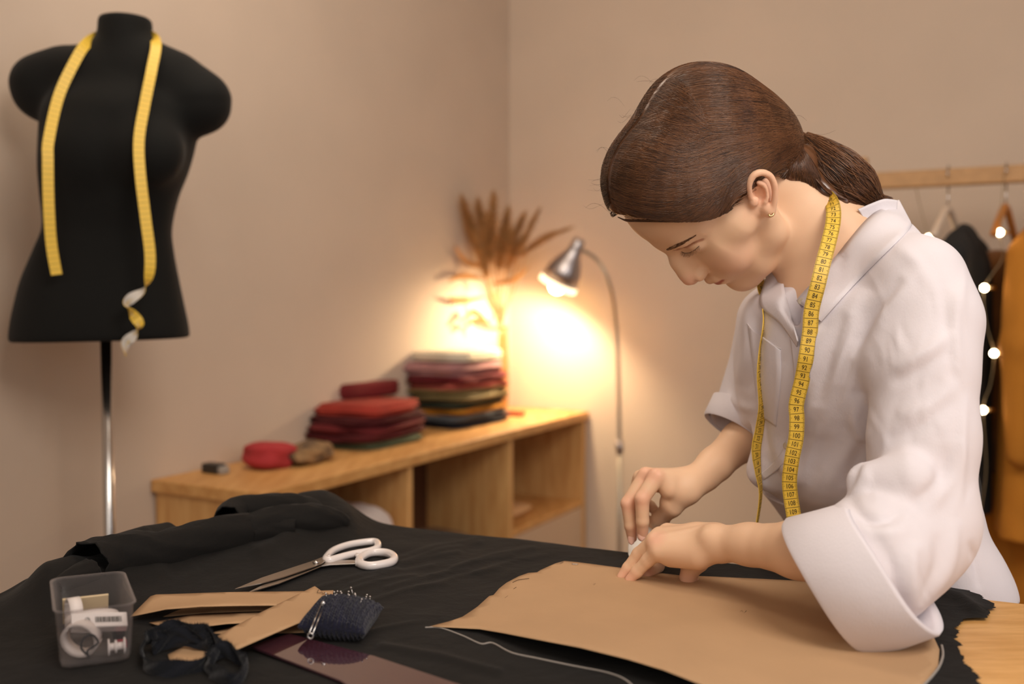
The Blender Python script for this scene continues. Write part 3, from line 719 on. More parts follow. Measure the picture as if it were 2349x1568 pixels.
# folded-over rolls of the bunched end
def hb(px, py): 
    u, v = uv_of(T(px,py)); return float(ch(np.array([u]), np.array([v]))[0])
from mathutils.bvhtree import BVHTree
clb = BVHTree.FromPolygons([tuple(x) for x in m_.v[0]], m_.f)
def roll(ctrl, arc, name, nseg=22, fray=False, thick=.0016):
    """ctrl: (px,py,depth,r) centre line; arc: start/end angle of the rolled cloth"""
    cc = []
    for c in ctrl:
        loc, n_, i, d_ = clb.ray_cast(Vector((0,0,CAMZ)), Vector(ray(c[0],c[1])).normalized(), 3)
        d = min(c[2], loc[1]+c[3]*.25) if loc is not None else c[2]
        cc.append(V(*P(c[0],c[1],d),c[3]))
    a = cat(cc, 10); pts = a[:,:3]; r = a[:,3]
    tan = unit_rows(np.gradient(pts,axis=0)); sd = unit_rows(np.cross(tan, UP)); up = np.cross(sd, tan)
    t = np.radians(np.linspace(arc[0], arc[1], nseg)); sp = 1-.35*np.clip((np.linspace(0,1,nseg)-.6)/.4,0,1)
    L = len(pts); wr = np.array([[1+.05*math.sin(7*q+i*.35)+.04*math.sin(13*q-i*.5) for q in t] for i in range(L)])
    G = pts[:,None]+r[:,None,None]*wr[...,None]*sp[None,:,None]*(np.cos(t)[None,:,None]*sd[:,None]+np.sin(t)[None,:,None]*up[:,None])
    if fray: G[0] += tan[0]*(rng.normal(size=(nseg,1))*.0035)
    solid(MB().grid(G).build(name, M['black_cloth'], cloth), thick, 0)
roll([(522,1192,1.395,.018),(545,1176,1.40,.022),(620,1168,1.42,.021),(690,1170,1.43,.020),(728,1186,1.43,.017),(742,1205,1.42,.012)], (-60,300), 'fabric_fold')
roll([(560,1225,1.35,.022),(640,1205,1.37,.026),(720,1198,1.39,.024),(775,1196,1.40,.014),(798,1202,1.40,.007)], (-40,220), 'fabric_fold')
roll([(196,1296,1.13,.025),(245,1284,1.165,.027),(315,1272,1.20,.027),(360,1266,1.23,.023),(430,1250,1.28,.024),(520,1228,1.33,.026),(600,1218,1.36,.022),(680,1212,1.38,.012)], (-55,265), 'fabric_fold', fray=True)
roll([(128,1352,1.105,.008),(165,1330,1.12,.012),(205,1312,1.14,.014)], (-30,250), 'fabric_fold', fray=True)
# flap of cut fabric at the right end
# chalk traces on the fabric
def line_on(pxs, r=.0009, h=.0035, m='chalkline', name='chalk_line', parent=None, n=10):
    pts = cat([T(a,b,h) for a,b in pxs], n); out = []
    for p_ in pts:
        u, v = uv_of(p_); out.append(V(p_[0],p_[1],TZ+float(ch(np.array([u]),np.array([v]))[0])+.0005))
    MB().tube(out, r, 5, flat=(0,0,1)).build(name, M[m], parent)
line_on([(975,1437),(1010,1438),(1060,1455),(1102,1473),(1130,1472),(1175,1494),(1240,1508),(1340,1527),(1400,1542),(1440,1560),(1470,1590)], parent=cloth)
line_on([(2160,1478),(2163,1500),(2155,1525),(2138,1548),(2115,1572)], r=.0013, parent=cloth)
# ================================================================== PAPER PATTERN
def sheet(name, outline, m, label, step=.012, base=.003, parent=None, wave=0, **k):
    P2 = [T(a,b,h+base) for a,b,h in outline]; hs = np.array([o[2] for o in outline])
    pp = []; hh = []
    for i in range(len(P2)):
        a, b = P2[i], P2[(i+1)%len(P2)]; nn = max(1,int(np.linalg.norm(b-a)/step))
        for t in range(nn): pp.append(a+(b-a)*t/nn); hh.append(hs[i]+(hs[(i+1)%len(hs)]-hs[i])*t/nn)
    pp = np.array(pp); hh = np.array(hh); nb = len(pp)
    lo = pp.min(0); hi = pp.max(0); pts = [Vector(p[:2]) for p in pp]
    def inside(x, y):
        c = False; j = nb-1
        for i in range(nb):
            if (pp[i,1] > y) != (pp[j,1] > y) and x < (pp[j,0]-pp[i,0])*(y-pp[i,1])/(pp[j,1]-pp[i,1])+pp[i,0]: c = not c
            j = i
        return c
    for x in np.arange(lo[0],hi[0],step):
        for y in np.arange(lo[1],hi[1],step):
            if inside(x,y) and np.min(np.hypot(pp[:,0]-x,pp[:,1]-y)) > step*.5: pts.append(Vector((x,y)))
    r = geometry.delaunay_2d_cdt(pts, [], [list(range(nb))], 1, 1e-6)
    v2 = np.array([tuple(p) for p in r[0]]); fs = r[2]
    z = []
    for p_ in v2:
        d = np.hypot(pp[:,0]-p_[0],pp[:,1]-p_[1])+1e-5; w = d**-2.6; z.append((w*hh).sum()/w.sum())
    z = np.array(z)+TZ+base+wave*np.sin(v2[:,0]*40+v2[:,1]*25)*.5
    V3 = np.column_stack([v2,z]); F3 = []
    for f in fs:
        a,b,c = V3[f[0]],V3[f[1]],V3[f[2]]; F3.append(f if np.cross(b-a,c-a)[2] > 0 else f[::-1])
    o = mk(name, V3, F3, m, parent, True, label=label, cat='paper' if label else None, loc=V3.mean(0) if parent is None else None, **k)
    return solid(o, .0003, -1)
pat = empty('paper_pattern', T(1600,1440), 'large curved kraft paper sewing pattern on the black fabric under her hands', 'paper')
sheet('pattern_sheet', PAT_OUT, M['kraft'], None, parent=pat, wave=.0012)
def scr(pxs, h, parent, name='pencil_mark', r=.00035, m='pencil'):
    MB().tube(cat([T(a,b,h) for a,b in pxs],5), r, 4).build(name, M[m], parent)
scr([(1176,1335),(1190,1329),(1214,1326)], .0036, pat); scr([(1178,1350),(1184,1346)], .0036, pat); scr([(1360,1340),(1366,1338),(1362,1342)], .0036, pat); scr([(1158,1371),(1165,1366)], .0036, pat)
scr([(1696,1404),(1702,1400),(1706,1406),(1712,1400)], .0042, pat)
scr([(1312,1293),(1326,1294)], .0042, pat, 'staple', .0006, 'chrome')
scr([(1284,1291),(1292,1289)], .0042, pat, 'staple', .0005, 'chrome')
# paper strips, left
def strip_(outline, label, base, wave=.0006): return sheet('paper_strip', outline, M['kraft'], label, .010, base, wave=wave, group=None)
strip_([(345,1366,.010),(358,1362,.012),(560,1357,.008),(765,1353,.003),(762,1376,.003),(635,1388,.010),(460,1390,.016),(380,1396,.013),(298,1414,.004)], 'wide kraft paper strip folded over, hindmost of the paper strips', .006)
strip_([(298,1417,0),(340,1416,0),(460,1406,0),(640,1400,0),(700,1392,0),(640,1386,0),(380,1394,0)], 'lower leaf of the folded kraft strip lying beneath its upper leaf', .0035)
strip_([(342,1427,.002),(440,1409,.006),(640,1403,.004),(700,1398,.002),(690,1424,.001),(520,1430,.008),(400,1444,.003)], 'narrow kraft paper strip in front of the folded one', .004)
strip_([(480,1452,0),(560,1428,.001),(640,1410,.001),(725,1420,0),(715,1449,0),(640,1452,0)], 'kraft paper strip half hidden under the diagonal strip', .0032)
ds = strip_([(722,1343,.002),(745,1360,.002),(802,1378,.002),(700,1422,.002),(543,1489,.002),(497,1458,.002),(600,1403,.002)], 'diagonal kraft paper strip with pencil writing lying on top of the strips', .014, .0003)
def scrw(pxs, h=.0172):
    pts = [T(a,b,h) for a,b in pxs]; o = MB().tube(cat(pts,5), .0003, 4).build('pencil_writing', M['pencil'], ds); return o
scrw([(731,1351),(728,1358),(734,1359),(738,1357),(741,1361),(745,1358),(748,1364),(752,1360),(755,1366),(758,1362),(762,1368),(766,1366)])
lump_k = strip_([(385,1500,0),(432,1476,0),(480,1488,0),(476,1518,0),(395,1530,0)], 'small kraft paper scrap showing inside the frayed fabric ring', .004)
# ================================================================== SCISSORS
sc = empty('scissors', T(725,1292), 'open tailor scissors with white plastic handles on the black fabric', 'scissors')
def blade(pxs, h, th=.0016, name='blade'):
    bevel(MB().prism([T(a,b,h) for a,b in pxs], th).build(name, M['steel'], sc, False), .0004, 1)
blade([(538,1353),(600,1327),(660,1307),(712,1290),(728,1284),(745,1277),(752,1283),(738,1294),(722,1301),(650,1325),(600,1339)], .009)
blade([(566,1362),(620,1335),(690,1304),(718,1290),(735,1286),(826,1287),(826,1294),(760,1297),(738,1300),(700,1316),(640,1340)], .0065)
MB().lathe([(0,0),(.0035,0),(.0042,.0012),(.003,.0028),(0,.0032)], T(725,1291,.0105), n=16).build('pivot_screw', M['chrome'], sc)
def loop(pxs, r, h, fl=.7):
    pts = cat([T(a,b,h) for a,b in pxs], 8, closed=True); m = MB().tube(pts, r, 12, closed=True)
    m.build('handle', M['whiteplastic'], sc)
loop([(748,1279),(765,1262),(800,1249),(845,1242),(864,1243),(866,1254),(852,1262),(810,1270),(775,1279),(755,1284)], .0046, .010)
loop([(824,1290),(830,1277),(852,1267),(885,1267),(903,1276),(900,1287),(875,1294),(845,1297)], .0052, .008)
MB().tube([T(742,1281,.010), T(756,1279,.010)], [.003,.005], 10).build('handle_neck', M['whiteplastic'], sc)
MB().tube([T(815,1292,.008), T(832,1290,.008)], [.003,.006], 10).build('handle_neck', M['whiteplastic'], sc)
MB().tube([T(818,1272,.010), T(826,1279,.008)], .003, 8).build('bumper', M['whiteplastic'], sc)
# ================================================================== CLEAR BOX
bfl = V(-.395,.850,0); fx = unit(V(.059,.026,0)); fy = unit(V(-.051,.103,0)); BW, BD, BH = .0645, .115, .052
bo = bfl+fx*BW/2+fy*BD/2; bz = TZ+.004
def rrect(w, d, r, z, n=6):
    out = []
    for cx_, cy_, a0 in ((w/2-r,d/2-r,0),(-w/2+r,d/2-r,90),(-w/2+r,-d/2+r,180),(w/2-r,-d/2+r,270)):
        for i in range(n+1):
            a = math.radians(a0+90*i/n); p_ = bo+fx*(cx_+r*math.cos(a))+fy*(cy_+r*math.sin(a)); out.append(V(p_[0],p_[1],z))
    return out
box = empty('plastic_box', V(bo[0],bo[1],bz), 'clear open plastic box of sewing notions in the bottom left corner', 'container')
rings = [rrect(BW*.80,BD*.86,.008,bz+.0005), rrect(BW*.88,BD*.91,.010,bz+.001), rrect(BW*.92,BD*.94,.011,bz+.006), rrect(BW,BD,.011,bz+BH), rrect(BW+.004,BD+.004,.012,bz+BH+.0006)]
g = MB().grid(np.array(rings).transpose(1,0,2), closed_u=True); g.add(rings[0], [tuple(range(len(rings[0])))])
solid(g.build('box_shell', M['clearbox'], box), .0011, 1)
rr = rrect(BW+.002,BD+.002,.011,bz+BH+.0006); MB().tube(rr, .0011, 6, closed=True).build('rim', M['clearbox'], box)
cz_ = bz+.0045
def bx(s, t, z=0): p_ = bo+fx*s+fy*t; return V(p_[0],p_[1],cz_+z)
def coil(name, s, t, z, r, w, axis, label, m='elastic', turns=2.6):
    a = np.linspace(0, 2*math.pi*turns, int(26*turns)); ax = unit(axis); e = unit(np.cross(ax, V(.3,.2,1))); g2 = np.cross(ax,e); c = bx(s,t,z)
    rr_ = r*(1-.10*a/a[-1]*turns/2); G = np.array([[c+rr_[i]*(math.cos(a[i])*e+math.sin(a[i])*g2)+ax*x for x in (-w/2,w/2)] for i in range(len(a))])
    return solid(MB().grid(G).build(name, M[m], label=label, cat='ribbon', loc=c), .0009)
coil('elastic_coil', -.015,.010,.026,.0155,.011, fx+fy*.2, 'upright white elastic coil at the upper left inside the clear box')
coil('elastic_coil', -.011,-.034,.0165,.0165,.013, fx*.5+fy*1.0+UP*.2, 'white ribbon coil at the front left inside the clear box')
coil('elastic_coil', 0,-.004,.021,.024,.010, UP+fy*.6, 'flat loose white elastic coil in the middle of the clear box', turns=1.8)
for s,t,z,l in ((-.004,.028,.024,'cream card piece standing at the back of the clear box'),):
    o = MB().box(bx(s,t,z), fx*.020, unit(fy+UP*.4)*.0012, unit(UP-fy*.4)*.014).build('card_piece', M['beige'], None, False, label=l, cat='card', loc=bx(s,t,z))
lb_ = empty('labelled_box', bx(.006,-.030,.026), 'small white carton with a barcode leaning in the clear box', 'box')
c = bx(.004,-.030,.027); xa = unit(fx*1+UP*-.10); za = unit(UP*.75-fy*-.65); ya = np.cross(za, xa)
bevel(MB().box(c, xa*.0235, ya*.006, za*.0068).build('carton', M['whiteplastic'], lb_, False), .0008)
m = MB(); fn = -ya if (-ya)@(V(0,0,CAMZ)-c) > 0 else ya
cands = [(n_, h_) for n_, h_ in ((ya,.006),(-ya,.006),(za,.0068),(-za,.0068))]
n_, h_ = max(cands, key=lambda q: q[0]@unit(V(0,0,CAMZ)-c)); va = za if abs(n_@ya) > .5 else ya
if va[2] < 0: va = -va
x_ = -.003
for i in range(22):
    w_ = random.choice([.0002,.0003,.00045]); m.box(c+n_*(h_+.0003)+xa*(x_), xa*w_, va*.0026, n_*.0001); x_ += w_*2+random.choice([.00025,.0004])
m.build('barcode', M['ink'], lb_, False)
m = MB(); m.tube([c+n_*(h_+.0003)+xa*(-.010+.0019*math.cos(a))+va*(.0019*math.sin(a)) for a in np.linspace(0,2*math.pi,16,endpoint=False)], .0003, 4, closed=True)
m.tube([c+n_*(h_+.0003)+xa*(-.0112)-va*.0012, c+n_*(h_+.0003)+xa*(-.0088)+va*.0012], .0003, 4); m.build('printed_mark', M['ink'], lb_)
bob = empty('bobbin', bx(.016,-.045,.004), 'white plastic bobbin at the front right inside the clear box', 'bobbin')
b0 = bx(.010,-.044,.0075)
MB().lathe([(0,0),(.0075,0),(.0075,.0015),(.0035,.0018),(.0035,.0055),(.006,.006),(.006,.0075),(.0035,.008),(.0035,.013),(.0075,.0132),(.0075,.0148),(0,.0148)], b0, fx, 18).build('spool', M['whiteplastic'], bob)
MB().tube(cat([bx(-.006,-.047,.003),bx(-.012,-.050,.012),bx(-.010,-.049,.020),bx(-.003,-.048,.022),bx(.002,-.048,.015),bx(-.002,-.047,.011),bx(-.007,-.048,.008),bx(-.006,-.050,.002)],8), .0010, 6).build('thread_loop', M['fray'], label='dark thread loop at the front of the clear box', cat='thread')
o = MB().sphere(bx(.012,.026,.008), .009, 14, sc=(1,1,.7)).build('button', M['red'], label='dark red round button at the back right of the clear box', cat='button')
o = MB().box(bx(.022,-.004,.008), fx*.005, fy*.012, UP*.007).build('clip', mat('glossy_black', (.01,.01,.012,1), .1), None, False, label='glossy black clip on the right side inside the clear box', cat='clip'); bevel(o,.002)
o = MB().box(bx(.022,-.028,.004), fx*.005, fy*.004, UP*.003).build('plastic_piece', mat('pink_red_plastic', srgb(170,50,70), .4), None, False, label='small pink red plastic piece at the right inside the clear box', cat='plastic piece')
o = MB().box(bx(-.024,-.018,.014), fx*.0008, fy*.004, UP*.006).build('blue_tag', M['blueplastic'], None, False, label='small dark blue tag at the left wall inside the clear box', cat='tag')
# moulded characters on the back wall of the box
v, f = glyph('CT 04 28'); bw = bx(-.004,BD*.462,.030)
mk('moulded_mark', [bw-fx*x[0]*.0062+UP*x[1]*.0062 for x in v], f, M['clearbox'], box, False)
# ================================================================== PINCUSHION
pc = T(775,1478); pc = V(pc[0], pc[1]+.022, TZ+.0195)
ang0 = .18; ca, sa = math.cos(ang0), math.sin(ang0); pa = V(ca,-sa,-.05); pb_ = V(sa,ca,.12); pu = V(0,0,1)
n = 90; gu = np.linspace(-1,1,n); G = []
pcm = MB()
for sgn in (1,-1):
    X, Y = np.meshgrid(gu, gu, indexing='ij'); e = np.clip((1-X**2)*(1-Y**2),0,1)**.42
    pin = 1-.10*(1-Y**2)*np.abs(X)**2; pin2 = 1-.12*(1-X**2)
    rib = .0017*np.sin(X*44)*np.clip(e*3,0,1)+.0007*np.sin(Y*80+np.sin(X*44)*1.5)*np.clip(e*3,0,1)
    G = pc+pa*(X*.0335*pin)[...,None]+pb_*(Y*.030*pin2)[...,None]+pu*(sgn*(e*.0165+rib))[...,None]
    pcm.grid(G, flip=(sgn > 0))
pcm.build('pincushion', M['knit'], label='navy ribbed knit pincushion studded with pins beside the paper strips', cat='pincushion', loc=pc)
for k,(a,b) in enumerate([(-.4,.6),(-.2,.75),(0,.55),(.15,.8),(.3,.6),(.45,.8),(-.05,.3),(.1,.15),(.3,.3),(.55,.45),(-.55,.35),(-.3,.45),(.65,.7),(.5,.1)]):
    e = ((1-a*a)*(1-b*b))**.42; base = pc+pa*a*.0335+pb_*b*.030+pu*(e*.0165-.004)
    d = unit(V(random.uniform(-.4,.4),random.uniform(-.1,.6),1)); L_ = .0075 if k != 3 else .013
    pn = empty('straight_pin', base, 'straight pin with tiny shiny head stuck in the navy pincushion', 'pin', 'pins in the navy pincushion')
    MB().tube([base, base+d*L_], .00032, 5).build('shaft', M['chrome'], pn); MB().sphere(base+d*L_, .0011, 8).build('head', M['chrome'], pn)
A = P(741,1386,.945); B = P(712,1455,.905)
sp = empty('safety_pin', (A+B)/2, 'silver safety pin hanging on the left side of the navy pincushion', 'safety pin')
sx = unit(np.cross(B-A, V(0,1,0)))*.0016
MB().tube([A-sx, B-sx], .0006, 6).build('pin_wire', M['chrome'], sp); MB().tube([A+sx, B+sx], .0006, 6).build('pin_wire', M['chrome'], sp)
MB().tube([B+V(.0026*math.cos(t),0,.0026*math.sin(t)-.001) for t in np.linspace(0,2*math.pi,14,endpoint=False)], .0008, 6, closed=True).build('coil', M['chrome'], sp)
MB().sphere(A, .0026, 10, sc=(1,.6,1.4)).build('clasp', M['chrome'], sp)
# ================================================================== PURPLE RULER
rl = MB().prism([T(575,1487,.0035),T(612,1473,.0035),T(665,1458,.0035),T(860,1510,.0035),T(1100,1590,.0035),T(1250,1650,.0035),T(960,1690,.0035),T(780,1566,.0035)], .0026)
bevel(rl.build('plastic_ruler', M['purple'], None, False, label='glossy purple transparent plastic ruler sheet in front of the pincushion', cat='ruler', loc=T(850,1560,.003)), .0005, 1)
# ================================================================== FRAYED FABRIC RINGS
def band(ctrl, width, label, r_fray=.004, name='fabric_strip', tilt=.0):
    pts = cat([T(a,b,h) for a,b,h in ctrl], 10, closed=True); K = len(pts)
    tan = unit_rows(np.roll(pts,-1,0)-np.roll(pts,1,0)); outw = unit_rows(np.cross(tan, UP))
    m = MB(); G = []
    for i in range(K):
        w = width*(1+.12*math.sin(i*.37)); lean = .12*math.sin(i*.21+tilt)
        G.append([pts[i]+UP*(w*t)+outw[i]*(lean*w*t+.0016*math.sin(t*6+i*.5)) for t in np.linspace(0,1,8)])
    G = np.array(G); m.grid(G, closed_u=True); 
    m.grid(G+outw[:,None]*.0014, closed_u=True, flip=True)
    for i in range(K*9):
        k = random.randrange(K); b = G[k,-1]+(G[(k+1)%K,-1]-G[k,-1])*random.random()+outw[k]*random.uniform(0,.0014); e = b+unit(rng.normal(size=3)+V(0,0,1.1))*random.uniform(.001,r_fray)
        s_ = unit(rng.normal(size=3))*.0003; m.add([b-s_,b+s_,e], [(0,1,2)])
    o = m.build(name, M['fray'], label=label, cat='fabric strip', loc=pts.mean(0)); return o
band([(325,1518,.001),(333,1482,.006),(380,1464,.010),(440,1460,.012),(490,1478,.008),(502,1510,.003),(470,1541,.001),(400,1556,.001),(345,1550,.001)], .0145, 'dark frayed fabric strip curled into a ring left of the paper strip')
band([(350,1500,.004),(362,1478,.009),(410,1470,.012),(460,1474,.010),(482,1492,.004),(478,1500,.002),(450,1486,.006),(400,1484,.007),(366,1496,.004)], .0125, 'inner dark fabric strip loop nested inside the frayed ring', tilt=2)
band([(478,1556,.001),(474,1530,.003),(508,1508,.006),(552,1522,.003),(566,1552,.001),(530,1578,.001)], .0135, 'small frayed dark fabric loop at the bottom right of the ring', tilt=1)
# ================================================================== THE WOMAN
HL = V(.3584,-.9106,-.2058); HF = V(-.4781,.0103,-.8782); HU = V(-.8018,-.4132,.4317)
HF = unit(HF-(HF@HL)*HL); HU = unit(HU-(HU@HL)*HL-(HU@HF)*HF); HO = V(.2504,1.1858,.1193+CAMZ); HS = .989
HR = np.array([HL, HF, HU])
def H(l, f, u): return HO+HS*(l*HL+f*HF+u*HU)
def toH(p): q = (np.asarray(p)-HO)/HS; return np.stack([q@HL, q@HF, q@HU], -1)
woman = empty('person', V(*P(2060,1300,1.33)[:2],0), 'woman with brown ponytail in white linen shirt bending over the paper pattern', 'person')
# -------------------------------------------------- head, neck and chest
s = SDF(V(.03,.98,1.00), V(.50,1.40,1.46), .0018)
def he(l, f, u, rl, rf, ru, k=.012, op='+', both=False, tilt=0):
    for sg in ((1,-1) if both else (1,)):
        R = HR
        if tilt: c_, s_ = math.cos(tilt*sg), math.sin(tilt*sg); R = np.array([HL*c_+HF*s_, -HL*s_+HF*c_, HU])
        s.ell(H(l*sg,f,u), V(rl,rf,ru)*HS, R, k, op)
def hc(pts, rs, k=.01, op='+', both=False):
    for sg in ((1,-1) if both else (1,)):
        s.chain([H(p[0]*sg,p[1],p[2]) for p in pts], [r*HS for r in rs], k, op)
he(0,-.010,.045,.069,.092,.082)                       # cranium
he(0,.030,.064,.059,.0625,.062,k=.018)                 # forehead
hc([(0,.074,.040),(.026,.068,.041),(.043,.053,.038)],[.0165,.0135,.012],.012,both=True)   # brow
he(0,.034,-.010,.053,.050,.060,k=.02)                 # mid face
hc([(.040,.052,-.004),(.054,.028,-.001),(.061,.004,.002)],[.019,.015,.012],.018,both=True) # cheek bones
he(.030,.056,-.028,.026,.026,.028,k=.018,both=True)   # cheeks
he(0,.062,-.043,.032,.0315,.028,k=.014)               # mouth mound
he(0,.064,-.078,.021,.0225,.017,k=.014)               # chin
hc([(0,.060,-.078),(.026,.044,-.072),(.046,.014,-.054),(.055,.002,-.028)],[.017,.016,.0145,.014],.02,both=True)
he(0,.020,-.046,.042,.042,.026,k=.014)                 # under jaw
# eye sockets and lids
he(.031,.094,.020,.0155,.0125,.0105,k=.012,op='-',both=True)
he(.0315,.0655,.0225,.0135,.0150,.0125,k=.004,both=True)
hc([(.018,.0850,.0305),(.030,.0835,.0335),(.043,.0720,.0310)],[.0012,.0020,.0012],.0018,'-',both=True)   # lid crease
# nose
hc([(0,.0835,.028),(0,.0945,.012),(0,.1030,-.004)],[.0080,.0078,.0082],.010)
he(0,.1030,-.0135,.0095,.0112,.0098,k=.006)
he(0,.086,-.004,.0135,.018,.020,k=.010)
he(.0115,.0940,-.0185,.0062,.0105,.0075,k=.004,both=True)
hc([(.0165,.0985,-.012),(.0185,.089,-.015),(.016,.0865,-.024)],[.0009,.0012,.0009],.0025,'-',both=True)
hc([(0,.1050,-.0215),(0,.0940,-.0270)],[.0040,.0042],.004)
he(.0060,.0985,-.0265,.0032,.0060,.0030,k=.002,op='-',both=True)
# lips
hc([(0,.0915,-.0405),(.010,.0885,-.0405),(.022,.0790,-.0435)],[.0068,.0058,.0022],.004,both=True)
hc([(0,.0870,-.0525),(.010,.0845,-.0515),(.021,.0785,-.0460)],[.0066,.0056,.0022],.004,both=True)
hc([(0,.0965,-.0470),(.010,.0935,-.0462),(.024,.0810,-.0448)],[.0010,.0010,.0012],.0016,'-',both=True)
he(0,.0975,-.064,.018,.006,.0045,k=.008,op='-')
# neck
NK = P(1905,655,1.215); NB = P(1945,560,1.24)
s.chain([H(0,-.030,-.005), H(0,-.045,-.055), (H(0,-.045,-.055)+NK)/2, NK], [.050,.047,.049,.056], .012)
s.chain([P(1890,500,1.20), P(1960,580,1.20), P(2040,660,1.16)], [.040,.046,.05], .03)
s.chain([P(1900,560,1.24), P(1885,690,1.27), P(1830,770,1.31)], [.038,.040,.04], .03)
s.chain([P(1888,610,1.200), P(1892,700,1.190), P(1895,800,1.195)], [.042,.046,.055], .02)
s.ell(P(1960,800,1.235), V(.085,.075,.12), None, .03)
# ear
e0 = -1
EP = lambda px, py, l: H(l, *_loc(px,py,l))
def _loc(px, py, l):
    r = ray(px,py); t = HO-V(0,0,CAMZ); k = (l*HS+t@HL)/(r@HL); w = k*r-t; return (w@HF)/HS, (w@HU)/HS
def ech(pts, rs, k=.0025, op='+'):
    c = cat([V(*EP(*p),r) for p,r in zip(pts,rs)],5); s.chain(c[:,:3], c[:,3], k, op)
s.ell(EP(1745,445,.0725), V(.0055,.0165,.0235), np.array([HL, unit(HF*.4+HU*.9*-1+HL*0), unit(HU*.4+HF*.9)])if False else np.array([HL, unit(V(1,0,.25)-(V(1,0,.25)@HL)*HL), unit(V(.25,0,-1)-(V(.25,0,-1)@HL)*HL)]), .006)
ech([(1722,455,.077),(1718,425,.081),(1728,403,.084),(1746,396,.086),(1766,404,.087),(1777,428,.087),(1777,455,.085),(1773,475,.082),(1766,488,.078)],[.0022,.0026,.0028,.0030,.0030,.0028,.0026,.0030,.0052],.003)
ech([(1762,484,.077),(1752,470,.076)],[.0055,.004],.004)
ech([(1738,418,.0815),(1752,425,.0825),(1758,445,.082),(1754,465,.080)],[.0016,.0024,.0024,.0022],.003)
ech([(1742,452,.080),(1740,438,.081)],[.0058,.0045],.003,'-')
ech([(1736,410,.086),(1752,408,.087),(1764,422,.087),(1766,450,.086)],[.0012,.0015,.0015,.0012],.0018,'-')
ech([(1728,466,.0765),(1732,458,.0775)],[.0042,.0032],.003)
# far ear
s.ell(H(-.074,-.012,.002), V(.006,.014,.028)*HS, HR, .006); s.chain([H(-.082,-.004,.028),H(-.085,-.024,.022),H(-.084,-.026,0),H(-.079,-.012,-.026)],[.003,.003,.003,.005],.003)
hv, hq = s.mesh(); hv = relax(hv, hq, 1, .35)
# clip: everything below the collar is under the shirt
# -------------------------------------------------- arms and hands
def arm(lo, hi, build, h=.0013):
    global s
    s = SDF(lo, hi, h); build(); v, q = s.mesh(); return relax(v, q, 1, .4), q
def pc_(pts, rs, k=.003, op='+'): s.chain([P(*p) for p in pts], rs, k, op)
def left_arm():
    pc_([(1638,1243,1.095),(1720,1248,1.062),(1830,1260,1.010),(1960,1278,.972),(2075,1290,.955)],[.0185,.0215,.0285,.034,.036],.010)
    pc_([(1634,1228,1.090),(1628,1232,1.086)],[.0105,.0095],.012)                     # ulnar bump
    pc_([(1636,1240,1.11),(1600,1236,1.125)],[.017,.017],.012)
    for (a,b,c,d) in (((1650,1258,1.088),(1512,1263,1.118),.0130,.0108),((1652,1247,1.095),(1503,1241,1.132),.0130,.0108),((1650,1240,1.105),(1514,1229,1.146),.0130,.0106),((1648,1236,1.112),(1531,1220,1.162),.0130,.0104)):
        pc_([a,b],[c,d],.013)
    pc_([(1600,1275,1.10),(1540,1277,1.12)],[.0150,.0115],.012)                       # ulnar side of the palm
    F = .0028
    pc_([(1512,1263,1.118),(1486,1285,1.128),(1461,1311,1.135),(1444,1329,1.137)],[.0098,.0076,.0068,.0054],F)
    pc_([(1503,1241,1.132),(1466,1270,1.146),(1441,1302,1.150),(1425,1323,1.150)],[.0100,.0080,.0068,.0055],F)
    pc_([(1514,1229,1.146),(1476,1262,1.166),(1452,1296,1.168),(1440,1311,1.165)],[.0100,.0078,.0070,.0058],F)
    pc_([(1531,1220,1.162),(1522,1262,1.185),(1508,1298,1.178),(1482,1318,1.160)],[.0100,.0084,.0080,.0074],F)
    pc_([(1612,1262,1.12),(1600,1285,1.128),(1584,1306,1.136),(1578,1324,1.138)],[.0165,.0125,.0098,.0090],.006)
    pc_([(1578,1324,1.138),(1592,1331,1.142)],[.0092,.0062],.003)
    for a,b in (((1600,1216,1.108),(1518,1235,1.122)),((1600,1208,1.12),(1526,1222,1.138))): pc_([a,b],[.0020,.0030],.006)
lav, laq = arm(V(P(1400,1345,1.13)[0],.925,TZ-.004), V(.40,1.26,TZ+.13), left_arm)
def right_arm():
    pc_([(1583,1110,1.232),(1640,1065,1.26),(1700,1012,1.295),(1760,962,1.335),(1800,930,1.36)],[.0175,.0210,.0255,.029,.031],.010)
    pc_([(1583,1122,1.228),(1620,1100,1.25)],[.0125,.014],.010)
    for a,b,c,d in (((1572,1104,1.232),(1507,1093,1.212),.0150,.0105),((1572,1104,1.245),(1482,1090,1.228),.0150,.0102),((1574,1108,1.255),(1470,1096,1.246),.0145,.0100),((1574,1112,1.262),(1466,1106,1.262),.0135,.0095)):
        pc_([a,b],[c,d],.012)
    pc_([(1572,1128,1.228),(1535,1122,1.215)],[.0150,.0120],.012)
    F = .0026
    pc_([(1507,1093,1.212),(1473,1143,1.204),(1474,1195,1.206),(1474,1229,1.212)],[.0105,.0090,.0078,.0068],F)
    pc_([(1482,1090,1.228),(1440,1154,1.222),(1446,1205,1.222),(1450,1233,1.226)],[.0102,.0086,.0074,.0062],F)
    pc_([(1470,1096,1.246),(1450,1150,1.262),(1472,1180,1.262),(1484,1196,1.268)],[.0098,.0084,.0076,.0066],F)
    pc_([(1466,1106,1.262),(1470,1145,1.278),(1492,1160,1.275),(1502,1170,1.265)],[.0090,.0076,.0068,.0060],F)
    pc_([(1566,1128,1.226),(1541,1160,1.228),(1515,1190,1.250),(1500,1210,1.272)],[.0165,.0125,.0098,.0080],.008)
    pc_([(1551,1135,1.224),(1530,1150,1.222)],[.012,.007],.010)
rav, raq = arm(P(1400,1260,1.25)-V(.03,.09,.02), V(.42,1.40,1.09), right_arm)
